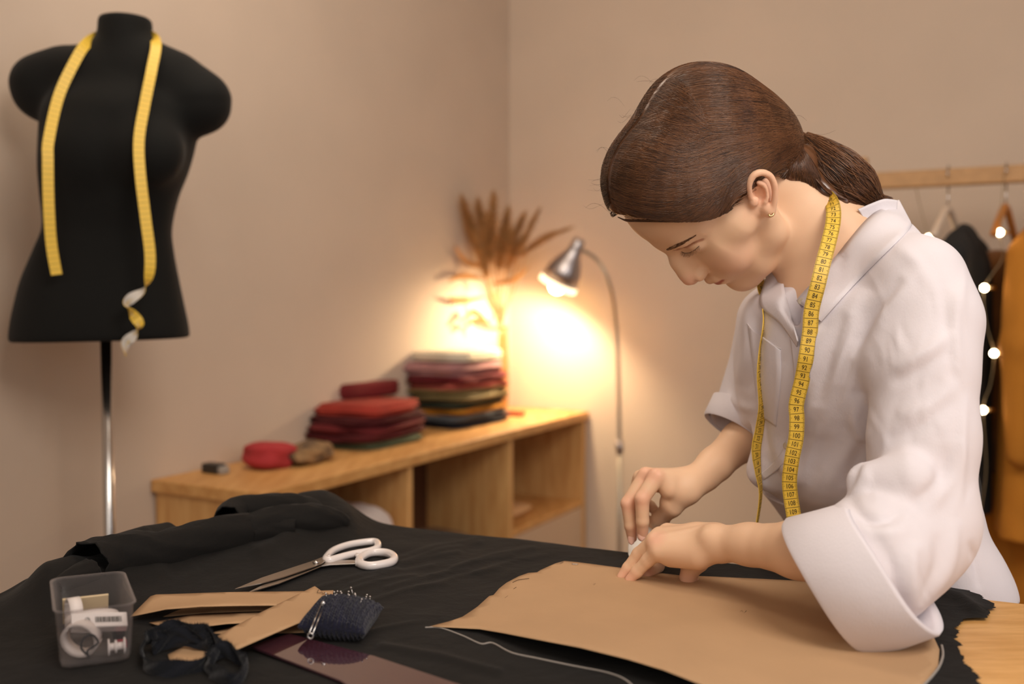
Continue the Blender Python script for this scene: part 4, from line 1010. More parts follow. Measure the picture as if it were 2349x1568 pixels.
# nails
def nail(px, py, d, up, rw, rl):
    m = MB(); c = P(px,py,d); view = unit(c-V(0,0,CAMZ)); r = unit(ray(*up)-ray(px,py)); n_ = -view; a = unit(np.cross(r, n_))
    G = np.array([[c+a*rw*math.sin(t)*1.0*(1-.25*max(0,-y)**2)*math.sqrt(max(0,1-abs(y)**4))+r*rl*y+n_*(rw*.55*(math.cos(t)-1)) for t in np.linspace(-1.3,1.3,9)] for y in np.linspace(-1,1,9)])
    m.grid(G); return m
# -------------------------------------------------- hidden torso, kept under the shirt
s = SDF(V(.22,.96,.78), V(.60,1.50,1.24), .006)
s.chain([P(1950,760,1.21), P(2010,1050,1.27), P(2060,1280,1.30)], [.085,.08,.09], .03)
s.chain([P(2095,660,1.09), P(2115,850,1.06), P(2105,1150,1.015), P(2075,1290,.965)], [.034,.036,.034,.034], .01)
s.chain([P(1790,760,1.32), P(1790,860,1.36), P(1800,930,1.36)], [.034,.033,.031], .01)
s.chain([P(2095,660,1.09), P(1950,740,1.2), P(1790,760,1.32)], [.036,.06,.036], .03)
s.cut(V(.4,1.3,.90), -UP)
tv, tq = s.mesh()
allv = []; allq = []; n0 = 0
for v, q in ((hv,hq),(lav,laq),(rav,raq),(tv,tq)): allv.append(v); allq.append(q+n0); n0 += len(v)
bv = np.concatenate(allv); bqd = np.concatenate(allq)
def mirr0(p): q = toH(p)*V(-1,1,1); return H(*q)
from mathutils.bvhtree import BVHTree
BVH_ = lambda v, q: BVHTree.FromPolygons([tuple(x) for x in v], [tuple(int(i) for i in f) for f in q])
# skin tint: lips, cheeks, nose, ears, knuckles, finger tips are redder by nature
base = V(*srgb(234,194,160)[:3]); tint = np.tile(base, (len(bv),1))
def blob(c, r, col, w=1.0, sel=None):
    d = np.linalg.norm(bv-c, axis=1)/r; k = (np.clip(1-d,0,1)**1.0*w)[:,None]; k = np.minimum(k*1.5, w)
    tint[:] = tint*(1-k)+V(*col)*k
pink = V(*srgb(234,170,146)[:3]); lip = V(*srgb(190,105,92)[:3])
for sg in (1,-1): blob(H(.040*sg,.060,-.022), .034, pink, .35)
blob(H(0,.108,-.014), .020, pink, .55); blob(EP(1745,440,.08), .04, pink, .4)
hh_ = toH(bv)
lipm = (np.abs(hh_[:,0]) < .0225)&(hh_[:,1] > .072)
z_ = hh_[:,2]; x_ = np.abs(hh_[:,0]); up_ = -.0405-.10*x_+.0012*np.cos(x_*400)*(x_ < .008); dn_ = -.0565+.45*x_
cl = np.clip(np.minimum((up_-z_)/.0012, (z_-dn_)/.0012), 0, 1)*np.clip((.0225-x_)/.003,0,1)*lipm
tint = tint*(1-cl[:,None]*.85)+lip*cl[:,None]*.85
for p_ in ((1440,1330,1.13),(1422,1324,1.145),(1484,1318,1.155),(1580,1326,1.135),(1474,1225,1.205),(1450,1230,1.22),(1505,1235,1.12),(1500,1085,1.205),(1478,1085,1.22),(1473,1143,1.2),(1440,1154,1.215)):
    blob(P(*p_), .017, pink, .5)
for sg in (1,-1): blob(H(.0315*sg,.083,.026), .011, V(*srgb(205,150,125)[:3]), .3)  # eye socket shade painted into the tint
bw0 = BVH_(hv, hq)
for (x_, y_) in cat([V(1547,574,0),V(1570,567,0),V(1590,557,0),V(1612,549,0)],8)[:,:2]:  # shade of the lid crease painted as a darker line
    loc = bw0.ray_cast(Vector((0,0,CAMZ)), Vector(ray(x_,y_)).normalized(), 3)[0]
    if loc is not None: blob(V(*loc), .0030, V(*srgb(186,132,104)[:3]), .8); blob(mirr0(V(*loc)), .0030, V(*srgb(186,132,104)[:3]), .8)
mk('body', bv, bqd, M['skin'], woman, tint=tint)
m = nail(1448,1238,1.2185,(1446,1205),.0042,.0062); m.build('fingernail', mat('nail', srgb(236,190,172), .25), woman)
m = nail(1472,1229,1.2045,(1472,1195),.0048,.0062); m.build('fingernail', bpy.data.materials['nail'], woman)
# -------------------------------------------------- hair
from mathutils.bvhtree import BVHTree
bvh0 = BVHTree.FromPolygons([tuple(v) for v in hv], [tuple(int(i) for i in f) for f in hq]); paths2 = []
def hitb(px, py, lift, dflt=1.19):
    r = ray(px,py); loc, n_, i_, d_ = bvh0.ray_cast(Vector((0,0,CAMZ)), Vector(r).normalized(), 3)
    return (V(*loc) if loc is not None else P(px,py,dflt))-unit(r)*lift
hf = np.array([-.13,-.105,-.085,-.060,-.046,-.036,-.024,-.008,.004,.023,.040,.055,.070,.082,.090,.13])
hu = np.array([-.08,-.074,-.066,-.048,-.034,-.004,.024,.024,.020,.028,.042,.060,.085,.104,.112,.15])
capc = [((0,-.014,.048),(.0815,.102,.0985)),((0,.030,.075),(.072,.066,.078)),((0,-.060,.060),(.072,.066,.082)),((0,-.075,.000),(.056,.050,.060))]
def cap_d(p):                      # p in head frame
    D = np.full(p.shape[:-1], 9.)
    for c, r in capc:
        q = p-V(*c); k0 = np.linalg.norm(q/V(*r),axis=-1); k1 = np.linalg.norm(q/V(*r)**2,axis=-1)+1e-9; d = k0*(k0-1)/k1
        h = np.clip(.5+.5*(D-d)/.025,0,1); D = D*(1-h)+d*h-.025*h*(1-h)
    return D
KL = V(.004,-.110,-.043)          # where the hair is tied
s = SDF(H(0,0,.04)-.20, H(0,0,.04)+.20, .0024)
sl, g = s.sub(s.lo, s.lo+s.n*s.h)
ws = np.stack(np.broadcast_arrays(*g), -1); hp = toH(ws)
D = cap_d(hp)
ang_ = np.arctan2(hp[...,2]+.043, np.abs(hp[...,0])+.02); groove = .0012*np.sin(ang_*34)+.0008*np.sin(ang_*71+1)
part = .006*np.exp(-((hp[...,0]-.004)/.0035)**2)*np.clip((hp[...,1]+.03)/.03,0,1)
hl = np.interp(hp[...,1], hf, hu)-.0
cutd = (hl-hp[...,2])*.75
d = (D+groove*.5+part)*HS; h = np.clip(.5-.5*(cutd-d)/.014,0,1); s.F = (d*h+cutd*(1-h)+.014*h*(1-h)).astype(np.float32)
# recess for ear
pony = [(1812,312,1.205,.011),(1834,322,1.202,.012),(1866,352,1.195,.021),(1912,398,1.190,.030),(1958,438,1.190,.029),(2002,466,1.195,.014)]
s.chain([H(*(KL+V(0,.03,.02))), P(*pony[0][:3])],[.035,.010],.012)
s.chain([P(*c[:3]) for c in pony],[c[3]*.84 for c in pony],.004)
NP = [(1788,380),(1806,392),(1828,392),(1848,402),(1868,420),(1892,442),(1930,462)]
s.chain([hitb(x,y,-.0105) for x,y in NP],[.0135,.0140,.0145,.014,.013,.012,.010],.006)
s.chain([hitb(1800,360,-.010), hitb(1840,372,-.010), P(1850,365,1.195)],[.0145,.015,.015],.008)
v, q = s.mesh(); 
hairv = relax(v, q, 1, .4)
hr_ = mk('hair', hairv, q, [M['hair']], woman)
# strands lying on the cap, swept from parting and hairline to the tie
def strand_mesh(name, paths, rad, mats, pick):
    """paths: list of (n,3); each becomes a slim three sided lock"""
    V_, F_, I_ = [], [], []; n0 = 0
    for k, p in enumerate(paths):
        n = len(p); tan = unit_rows(np.gradient(p,axis=0)); a = unit_rows(np.cross(tan, V(.3,-.8,.5))); b = np.cross(tan,a)
        r = rad*(.6+.8*random.random())*np.sin(np.pi*np.clip(np.linspace(.04,.99,n),0,1))**.35
        ring = np.stack([p+r[:,None]*(math.cos(t)*a+math.sin(t)*b) for t in (0,2.094,4.189)],1)
        V_.append(ring.reshape(-1,3)); i = np.arange(n-1)[:,None]*3; j = np.arange(3)[None,:]; j2 = (j+1)%3
        f = np.stack([i+j,i+j2,i+3+j2,i+3+j],-1).reshape(-1,4)+n0; F_.append(f); I_.append(np.full(len(f), pick[k])); n0 += n*3
    return mk(name, np.concatenate(V_), np.concatenate(F_), mats, hr_, True, np.concatenate(I_), kind='stuff')
def to_cap(p, lift):
    for _ in range(4):
        d = cap_d(p); e = 1e-4
        gr = np.stack([(cap_d(p+V(e,0,0))-d)/e,(cap_d(p+V(0,e,0))-d)/e,(cap_d(p+V(0,0,e))-d)/e],-1)
        p = p-gr*((d-lift)/np.maximum((gr**2).sum(-1),.2))[...,None]
    return p
paths = []; pick = []
for k in range(14500):
    sd = 1 if random.random() < .72 else -1
    t = random.random()
    if k % 5 < 3:
        aa = random.uniform(0,2*math.pi); zz = random.uniform(-.1,1); S = V(.085*math.sqrt(1-zz*zz if zz*zz<1 else 0)*math.cos(aa), -.012+.10*math.sqrt(max(0,1-zz*zz))*math.sin(aa), .045+.105*zz)
        if S[2] < np.interp(S[1],hf,hu)+.006 or S[1] < -.095: continue
        K2 = KL+V(random.uniform(-.010,.010), random.uniform(-.004,.010), random.uniform(-.010,.014))
        mid = (S+K2)/2; sdx = V(np.sign(S[0])*.03,0,.0) if abs(S[0]) < .04 else V(0,0,0)
        t_ = np.linspace(0,1,20)[:,None]; p = (S*(1-t_)+K2*t_)+sdx*(4*t_*(1-t_))*.4; q_ = to_cap(p, .0004+random.random()*.001)
        bl = np.clip((t_-.88)/.12,0,1); q_ = q_*(1-bl)+p*bl; ok = q_[:,2] > np.interp(q_[:,1], hf, hu)-.003
        if ok.mean() > .85: paths.append(np.array([H(*x) for x in q_[ok]])); pick.append(random.choices([0,1,2],[.74,.10,.16])[0])
        continue
    if random.random() < .35:      # from the hairline at the front and temple
        f_ = random.uniform(.02,.088); S = V(sd*.001, f_, np.interp(f_,hf,hu)+.004); S[0] = sd*np.interp(f_,[.02,.04,.055,.07,.082,.09],[.070,.064,.055,.036,.012,.002]); low = 0.0+random.random()*.25
        a = np.clip((f_-.02)/.07,0,1); 
    else:
        f_ = np.interp(t,[0,1],[.088,-.075]); S = V(sd*.003+.004, f_, .125+ .02*math.cos(f_*12)); low = np.clip(t*.8+random.uniform(-.15,.22),0,1)
    # middle way point, from just above ear (low=0) to the crown (low=1)
    A = V(sd*.082, .000, .032); B = V(sd*.030, -.070, .135)
    an = low*1.25; M1 = A*(1-low)+B*low+V(sd*.030*math.sin(low*math.pi),0,.0)
    K2 = KL+V(random.uniform(-.010,.010), random.uniform(-.004,.010), random.uniform(-.010,.014))
    S2 = S*.55+M1*.45+V(sd*.02,.02*(1-low),-.004*(1-low))
    p = cat([S, S2, M1, M1*.45+K2*.55+V(sd*.024*(1-low*.3),-.006,.0), K2], 5)
    w = 1+0*p[:,0]
    lift = .0004+random.random()*.0012
    q_ = to_cap(p, lift); tt = np.linspace(0,1,len(p))[:,None]
    blend = np.clip((tt-.88)/.12,0,1); q_ = q_*(1-blend)+p*blend
    gr = .0010*np.sin(q_[:,2]*260+q_[:,1]*70+np.abs(q_[:,0])*220)
    ok = q_[:,2] > np.interp(q_[:,1], hf, hu)-.003
    if ok.mean() < .8: continue
    q_ = q_[ok]
    paths.append(np.array([H(*x) for x in q_])); pick.append(random.choices([0,1,2],[.74,.10,.16])[0])
strand_mesh('hair_strands', paths, .00021, [M['hair'],M['hair2'],M['hair_d']], pick)
paths = []; pick = []
for k in range(2200):
    a = random.uniform(0,2*math.pi); rr = random.uniform(.93,1.08); pts = []
    for (x,y,d,r) in pony[1:]:
        a_ = a+random.gauss(0,.16); q_ = rr*random.uniform(.93,1.06); pts.append(P(x,y,d)+V(math.cos(a_)*.67,math.sin(a_)*-1.0,math.cos(a_)*.74)*r*q_)
    e = pts[-1]+V(.012,-.0,-.004)*random.uniform(-.6,1.2); pts.append(e); paths.append(cat(pts,4)); pick.append(random.choices([0,1,2],[.55,.22,.23])[0])
for k in range(420):
    x0, y0 = random.uniform(1790,1835), random.uniform(370,410); u_ = random.random()
    x1, y1 = 1850+30*u_, 392+34*u_; paths.append(cat([hitb(x0-6,y0-6,.0042+.001*random.random()), hitb(x1,y1-8,.005), hitb(1905+20*u_,446+6*u_,.006), P(1985,470,1.18)],4)); pick.append(random.choices([0,2],[.5,.5])[0])
strand_mesh('ponytail_strands', paths, .00036, [M['hair'],M['hair2'],M['hair_d']], pick)
paths = []
for k in range(40):
    x, y = random.choice([(1395,random.uniform(400,480)),(random.uniform(1400,1480),random.uniform(230,380)),(random.uniform(1480,1800),195)])
    if y == 195: y = np.interp(x,[1480,1560,1640,1720,1800],[200,182,190,228,292])
    p0 = P(x,y+8,1.20); dx = random.uniform(-60,70); dy = random.uniform(-26,2)
    if x < 1480: dx = -abs(dx)*.9; dy = random.uniform(-30,40)
    paths.append(cat([p0, P(x+dx*.35,y+dy*.7,1.2), P(x+dx*.7,y+dy,1.2), P(x+dx,y+dy*.8+random.uniform(-4,8),1.2)],6))
paths.append(cat([P(1816,300,1.2),P(1850,305,1.2),P(1890,308,1.2),P(1918,298,1.2)],6))
strand_mesh('flyaway_strands', paths, .00012, [M['hair']], [0]*len(paths))
for k in range(90):
    t = random.random(); x = np.interp(t,[0,.5,1],[1625,1672,1712]); y = np.interp(t,[0,.5,1],[492,476,440])+random.uniform(-3,5)
    x2, y2 = x+random.uniform(14,30), y-random.uniform(8,22); q3 = []
    for (a_,b_) in ((x-16,y+random.uniform(-2,5)),(x,y),(x2,y2)):
        loc, n_, i_, d_ = bvh0.ray_cast(Vector((0,0,CAMZ)), Vector(ray(a_,b_)).normalized(), 3)
        if loc is not None: q3.append(V(*loc)-unit(ray(a_,b_))*.0005)
    if len(q3) == 3: paths2.append(cat(q3,4))
strand_mesh('temple_strands', paths2, .00014, [M['hair']], [0]*len(paths2))
hbb = BVHTree.FromPolygons([tuple(x) for x in hairv], [tuple(int(i) for i in f) for f in q])
def hith(px, py, lift):
    r = ray(px,py); loc, n_, i_, d_ = hbb.ray_cast(Vector((0,0,CAMZ)), Vector(r).normalized(), 3)
    return (V(*loc)-unit(r)*lift) if loc is not None else hitb(px,py,lift)
nape = []
for k in range(1300):
    t = random.random(); x = np.interp(t,[0,1],[1780,1885]); y = np.interp(t,[0,.3,1],[400,414,440])-random.random()**.7*(42 if t < .6 else 34)
    nape.append(np.array([hith(x*(1-u)+(1822+10*math.sin(k))*u+6*math.sin(u*3)*(1-u), y*(1-u)+322*u, .0004+.0008*random.random()) for u in np.linspace(0,1,9)]))
strand_mesh('nape_strands', nape, .00026, [M['hair'],M['hair_d']], [random.choice([0,0,1]) for _ in nape])
# hair tie
tcx = P(1817,314,1.204); ta = unit(P(1834,322,1.202)-P(1800,306,1.206)); e1 = unit(np.cross(ta,V(0,1,0))); e2 = np.cross(ta,e1)
MB().tube([tcx+(e1*math.cos(t)+e2*math.sin(t))*.0155 for t in np.linspace(0,2*math.pi,28,endpoint=False)], .0016, 8, closed=True).build('hair_tie', M['elastic'], woman)
# brow and lashes
def hairlets(name, roots, rad, parent=woman):
    global hr_
    V_ = []; keep = hr_; hr_ = parent; strand_mesh(name, roots, rad, [M['hair']], [0]*len(roots)).pop('kind', None); hr_ = keep
from mathutils.bvhtree import BVHTree
bvh = BVHTree.FromPolygons([tuple(v) for v in hv], [tuple(int(i) for i in f) for f in hq])
def snap(p, lift=.0004):
    c, n_, i, d = bvh.find_nearest(Vector(p)); n_ = V(*n_)
    if n_@(V(0,0,CAMZ)-V(*c)) < -1 : n_ = -n_
    return V(*c)+n_*lift, n_
def mirr(p): q = toH(p)*V(-1,1,1); return H(*q)
BL = V(1528,1538,1550,1562,1576,1594); BY = V(573,570,564.5,559,551,541); BW_ = V(2.2,3.8,4.2,3.8,2.4,.5)
LX = V(1563,1571,1582,1594,1604); LY = V(577,580.5,579.5,573,563.5)
for sg in (1,-1):
    rts = []
    for k in range(330):
        t = random.random(); x = 1528+66*t; y = np.interp(x,BL,BY)+np.interp(x,BL,BW_)*random.uniform(-1,1)
        a_ = (x+random.uniform(1.5,3), y-random.uniform(.3,1.8)); b_ = (x+random.uniform(4,7), y-random.uniform(1.5,4))
        rts.append(np.array([hitb(x,y,.0002), hitb(*a_,.0005), hitb(min(b_[0],1597),b_[1],.0006)]))
    if sg < 0: rts = [np.array([mirr(p) for p in r]) for r in rts]
    hairlets('eyebrow', rts, .00012)
    rts = []
    for k in range(56):
        t = k/55; x = 1563+41*t; y = np.interp(x,LX,LY); p0 = hitb(x,y,.0002)
        tip = P(x+np.interp(t,[0,.5,1],[-3,-3,3])+random.uniform(-1,1), y+np.interp(t,[0,.6,1],[8,12,9])*random.uniform(.8,1.1), (p0-V(0,0,CAMZ))[1]-np.interp(t,[0,1],[.001,.004]))
        rts.append(cat([p0, p0*.5+tip*.5-V(0,.0006,-.0003), tip],3))
    if sg < 0: rts = [np.array([mirr(p) for p in r]) for r in rts]
    hairlets('eyelashes', rts, .00010)
    ll = [hitb(x,np.interp(x,LX,LY),.0000) for x in np.linspace(1563,1604,16)]
    if sg < 0: ll = [mirr(p) for p in ll]
    MB().tube(ll, .00036, 5).build('lash_line', M['hair_d'], woman)
for sg in (1,):
    ec = EP(1768,491,.084); MB().tube([ec+HL*.001+unit(V(1,0,.3))*.0026*math.cos(t)+V(0,-.3,-.9)*.0022*math.sin(t) for t in np.linspace(-.3,3.5,14)], .0011, 8).build('earring', M['gold'], woman)
# -------------------------------------------------- shirt
s = SDF(V(.17,.84,.80), V(.62,1.52,1.30), .0030)
SD = unit(V(.36,-.93,0)); ND = V(-SD[1]*-1, 0, 0); ND = unit(V(-.93,-.36,0)); RS = np.array([SD, ND, UP])
# torso levels: (py, depth, x-left px, x-right px, half depth along SD)
lv = [(560,1.19,1950,2090,.05),(620,1.19,1850,2130,.10),(660,1.195,1785,2150,.13),(700,1.195,1738,2160,.145),(800,1.20,1712,2175,.155),(900,1.215,1712,2185,.155),(1000,1.235,1728,2190,.150),(1060,1.25,1716,2195,.145),(1105,1.26,1730,2200,.145),(1150,1.265,1775,2205,.145),(1195,1.27,1812,2210,.148),(1250,1.275,1850,2235,.155),(1310,1.28,1870,2256,.160),(1400,1.29,1880,2262,.162),(1460,1.30,1885,2250,.162)]
zs = [P(2000,y,d)[2] for y,d,*_ in lv]; xc = [P((a+b)/2,y,d)[0] for y,d,a,b,_ in lv]; yc = [d+.0 for _,d,*_ in lv]
hb_ = [math.sqrt(max(.03**2,((b-a)/2*d/FPX)**2-(hd*.36)**2))/.93 for _,d,a,b,hd in lv]
s.stack(zs, xc, yc, [l[4] for l in lv], hb_, SD, .03)
s.chain([P(2105,648,1.075), P(2000,590,1.17), P(1890,640,1.25), P(1775,735,1.325)], [.045,.048,.045,.042], .035)
s.chain([P(2105,648,1.075), P(2130,740,1.055), P(2118,850,1.035), P(2118,1000,1.015), P(2108,1190,.995)], [.046,.050,.050,.050,.054], .022)   # near sleeve
s.chain([P(2108,1190,.995), P(2060,1250,.975)], [.054,.056], .02)
CC = P(1905,1340,.960); TA = P(1818,1191,.998); BA = P(1998,1494,.9235); CC = (TA+BA)/2
va = (TA-BA)/2; va_l = np.linalg.norm(va); va = va/va_l; NBp = P(1866,1352,.905)-CC; NBp = NBp-(NBp@va)*va; vb_ = unit(NBp); axs = np.cross(va, vb_); axs = axs*(-1 if axs[0] > 0 else 1)
s.chain([P(2085,1225,.985), CC-axs*.045+va*-.002, CC+axs*.02], [.054,.057,.060], .02)
s.chain([P(1990,1106,.972), P(2070,1110,.965)], [.0205,.034], .010); s.chain([P(1968,1186,.965), P(2050,1205,.950)], [.017,.028], .012)
s.chain([P(1805,1025,1.22), P(1750,1083,1.225)], [.035,.0185], .02)
s.chain([P(1775,735,1.325), P(1765,820,1.335), P(1748,895,1.335), P(1706,975,1.32)], [.042,.046,.048,.046], .02)              # far sleeve
s.cut(CC+axs*.000, axs, .13, .003)
fa = unit(P(1690,992,1.32)-P(1745,900,1.335)); s.cut(P(1688,990,1.315), fa, .075, .003)
# hollow cuffs
s.chain([CC-axs*.022, CC+axs*.02], [.036,.0540], .003, '-')
s.chain([P(1725,945,1.325), P(1688,992,1.315)+fa*.01], [.030,.041], .003, '-')
# neck opening
s.chain([P(1900,520,1.19), P(1905,610,1.20)], [.060,.053], .012, '-')
s.chain([P(1850,560,1.15), P(1838,660,1.14)], [.040,.024], .008, '-')
for x_, y_, r_ in cat([(1830,600,.025),(1822,640,.018),(1818,670,.0135),(1820,700,.010),(1824,725,.006),(1828,742,.003)],6): s.chain([P(x_,y_,1.0), P(x_,y_,1.15)], [r_,r_], .003, '-')
s.cut(V(.4,1.3,.815), -UP)
v, q = s.mesh(); v = relax(v, q, 3, .5)
st = [([(1880,745),(1862,860),(1850,1000)],26,.005),([(1985,660),(1940,760),(1905,880),(1890,1010)],24,.006),([(1945,720),(1905,830),(1880,930)],18,-.006),([(1975,780),(1940,900),(1870,1080)],20,.005),([(1930,880),(1900,1000),(1850,1110)],18,-.0032),
 ([(1990,1000),(1930,1060),(1880,1170)],22,.005),([(1770,980),(1800,1060),(1830,1120)],18,.005),([(1750,1040),(1790,1100),(1820,1150)],12,-.0032),([(1722,1085),(1745,1105),(1790,1135)],12,.004),
 ([(2110,620),(2040,700),(1990,800),(1975,900)],22,.006),([(2075,640),(2010,720),(1965,820)],14,-.006),([(1975,900),(1962,960),(1985,1010)],16,.007),([(1985,1010),(1960,1060),(1945,1120)],16,-.006),
 ([(2190,760),(2120,810),(2050,850)],16,.005),([(2180,800),(2110,850),(2040,880)],13,-.0032),([(2200,870),(2130,930),(2060,960)],18,.004),([(2190,920),(2110,980),(2030,1010)],15,-.003),([(2210,640),(2190,740),(2200,860)],13,.0035),
 ([(2200,1000),(2180,1100),(2120,1180)],18,.004),([(2170,1020),(2150,1110),(2080,1160)],14,-.004),([(2215,900),(2205,1050),(2200,1180)],10,.003),([(2160,640),(2175,760),(2190,900)],12,-.003),
 ([(1945,1140),(1975,1178),(2020,1195),(2075,1170)],12,-.007),([(1950,1120),(2000,1140),(2060,1150)],16,.003),([(1960,1200),(2020,1225),(2090,1215)],16,.003),
 ([(2100,1240),(2090,1320),(2100,1400)],18,.005),([(2150,1220),(2150,1300),(2110,1390)],14,-.0032),([(2190,1190),(2180,1290),(2130,1390)],14,.004),([(2040,1250),(2050,1340),(2080,1400)],12,-.004),
 ([(1710,700),(1715,800),(1690,880)],14,.004),([(1735,720),(1740,820),(1715,900)],10,-.004),([(1665,900),(1700,930),(1740,940)],10,.004),
 ([(2050,560),(2100,600),(2150,680)],16,.003),([(2225,1240),(2240,1300),(2245,1350)],8,-.004),([(1800,830),(1795,900),(1780,1000)],14,.003)]
for k_ in range(46):      # fine linen creases along sleeve and body
    x_, y_ = random.uniform(1985,2215), random.uniform(650,1180); l_ = random.uniform(50,150); sl_ = random.uniform(-.5,.25)
    st.append(([(x_+sl_*l_,y_-l_/2),(x_+random.uniform(-6,6),y_),(x_-sl_*l_*.6,y_+l_/2)], random.uniform(5,9), random.choice([-1,1])*random.uniform(.0004,.0009)))
for k_ in range(34):
    x_, y_ = random.uniform(1840,1960), random.uniform(760,1120); l_ = random.uniform(60,160)
    st.append(([(x_+l_*.2,y_-l_/2),(x_+random.uniform(-6,6),y_),(x_-l_*.2,y_+l_/2)], random.uniform(5,10), random.choice([-1,1])*random.uniform(.0005,.0011)))
for k_ in range(24):
    x_, y_ = random.uniform(1980,2160), random.uniform(1200,1370); l_ = random.uniform(60,140)
    st.append(([(x_-l_*.3,y_-l_/2),(x_+random.uniform(-8,8),y_),(x_+l_*.15,y_+l_/2)], random.uniform(5,10), random.choice([-1,1])*random.uniform(.0005,.0011)))
v = relax(fold(v, q, st), q, 2, .5)
mk('shirt', v, q, M['linen'], woman)
shb = BVHTree.FromPolygons([tuple(x) for x in v], [tuple(int(i) for i in f) for f in q])
CAMV = Vector((0,0,CAMZ))
def onshirt(px, py, lift=.0012, dflt=1.2):
    r = ray(px,py); loc, n_, i, d = shb.ray_cast(CAMV, Vector(r).normalized(), 3)
    return (V(*loc)-unit(r)*lift) if loc is not None else P(px,py,dflt)
# cuff: turned up band of the near sleeve
n = 64; rings = []
for (off, gr) in ((.002,1.0),(-.002,1.03),(-.030,1.01),(-.060,.985),(-.064,.95),(-.056,.90),(-.004,.955),(.002,.985)):
    rings.append([CC+axs*(off+.002*math.sin(3*t))-va*(.22*max(0,-off))+(va*math.cos(t)*va_l+vb_*math.sin(t)*.072)*gr*(1+.008*math.sin(5*t+off*60)+.05*math.exp(-((t-math.pi)/.32)**2))*(1.0+.0*math.cos(t)) for t in np.linspace(0,2*math.pi,n,endpoint=False)])
G = np.array(rings).transpose(1,0,2); G = np.concatenate([G, G[:,:1]],1)
MB().grid(G, closed_u=True).build('sleeve_cuff', M['linen'], woman)
fc = P(1688,990,1.315); e1 = unit(np.cross(fa, V(0,1,0))); e2 = np.cross(fa, e1); rings = []
for off, rr in ((.001,.0455),(-.002,.0475),(-.03,.0500),(-.032,.047),(-.002,.043),(.001,.0455)):
    rings.append([fc+fa*off+(e1*math.cos(t)+e2*math.sin(t))*rr*(1+.02*math.sin(4*t)) for t in np.linspace(0,2*math.pi,n,endpoint=False)])
MB().grid(np.array(rings).transpose(1,0,2), closed_u=True).build('sleeve_cuff', M['linen'], woman)
# collar leaves
bodyb = BVHTree.FromPolygons([tuple(x) for x in hv], [tuple(int(i) for i in f) for f in hq])
def clear_(p, lift, trees=None):
    p = np.asarray(p, float); r = unit(p-V(0,0,CAMZ)); L0 = np.linalg.norm(p-V(0,0,CAMZ)); best = L0
    for t in (trees or (shb, bodyb)):
        loc, n_, i, d = t.ray_cast(CAMV, Vector(r), 3)
        if loc is not None: best = min(best, d-lift)
    return V(0,0,CAMZ)+r*best
def leaf(name, fold_, edge, nb=8, th=.0016, bow=.004, over=0, trees=None):
    A = cat([P(*p) for p in fold_],8); B = cat([P(*p) for p in edge],8); n_ = max(len(A),len(B))
    f = lambda X: np.stack([np.interp(np.linspace(0,len(X)-1,n_), np.arange(len(X)), X[:,i]) for i in range(3)],1)
    A, B = f(A), f(B); G = []
    for t in np.linspace(0,1,nb):
        c = A*(1-t)+B*t; c = c-unit_rows(c-V(0,0,CAMZ))*bow*math.sin(math.pi*t)
        if over: c = np.array([clear_(x, over*(1+3*(1-t)), trees) for x in c])
        G.append(c)
    G = np.array(G).transpose(1,0,2); o = MB().grid(G).build(name, M['linen'], woman); solid(o, th, 0); return o
leaf('collar_leaf', [(1828,690,1.130),(1842,672,1.128),(1900,610,1.130),(1950,548,1.140),(1990,502,1.155),(2035,468,1.180),(2062,459,1.205)], [(1884,737,1.110),(1892,728,1.108),(1945,668,1.100),(1995,615,1.100),(2045,566,1.110),(2082,530,1.130),(2092,516,1.160)], over=.003)
leaf('collar_stand', [(1968,480,1.158),(2000,466,1.160),(2030,456,1.163),(2058,459,1.170)], [(1990,514,1.156),(2005,512,1.158),(2030,505,1.16),(2055,500,1.165)], bow=-.003)
leaf('collar_stand', [(1828,690,1.130),(1842,672,1.128),(1900,610,1.130),(1950,548,1.140),(1990,502,1.155),(2035,468,1.180)], [(1838,705,1.150),(1860,690,1.150),(1912,640,1.155),(1960,580,1.165),(2005,530,1.18),(2045,500,1.20)], bow=0)
leaf('collar_leaf', [(1790,590,1.225),(1795,630,1.215),(1800,668,1.205),(1812,710,1.190),(1830,782,1.165)], [(1760,630,1.235),(1750,660,1.225),(1743,690,1.210),(1752,712,1.200),(1790,742,1.18),(1829,795,1.165)], over=.003, trees=(shb,))
# placket, pocket, seams and buttons
def seam(pxs, r=.0009, name='seam', m='seam', lift=.0004):
    pts = np.array([onshirt(a,b,lift) for a,b in cat([V(a,b,0) for a,b in pxs],10)[:,:2]])
    MB().tube(pts, r, 5).build(name, M[m], woman)
def patch(name, left, right, lift=.002, n=30, k=7):
    L_ = cat([V(a,b,0) for a,b in left],6); R_ = cat([V(a,b,0) for a,b in right],6); G = []
    for t in np.linspace(0,1,n):
        a = V(*[np.interp(t*(len(L_)-1),np.arange(len(L_)),L_[:,i]) for i in (0,1)]); b = V(*[np.interp(t*(len(R_)-1),np.arange(len(R_)),R_[:,i]) for i in (0,1)])
        G.append([onshirt(*(a*(1-u)+b*u),lift) for u in np.linspace(0,1,k)])
    G = np.array(G)
    for _ in range(2): G[1:-1] = .5*G[1:-1]+.25*(G[:-2]+G[2:])
    o = MB().grid(G).build(name, M['linen'], woman); solid(o, .0012, 0); return o
patch('placket', [(1812,770),(1822,860),(1815,940),(1805,1010),(1778,1056),(1742,1088)], [(1832,770),(1840,860),(1834,940),(1826,1010),(1798,1064),(1752,1100)])
patch('chest_pocket', [(1716,748),(1722,800),(1730,860),(1738,950)], [(1790,802),(1791,850),(1788,900),(1780,978)], lift=.0009)
seam([(1714,742),(1740,772),(1791,800)], .0007)
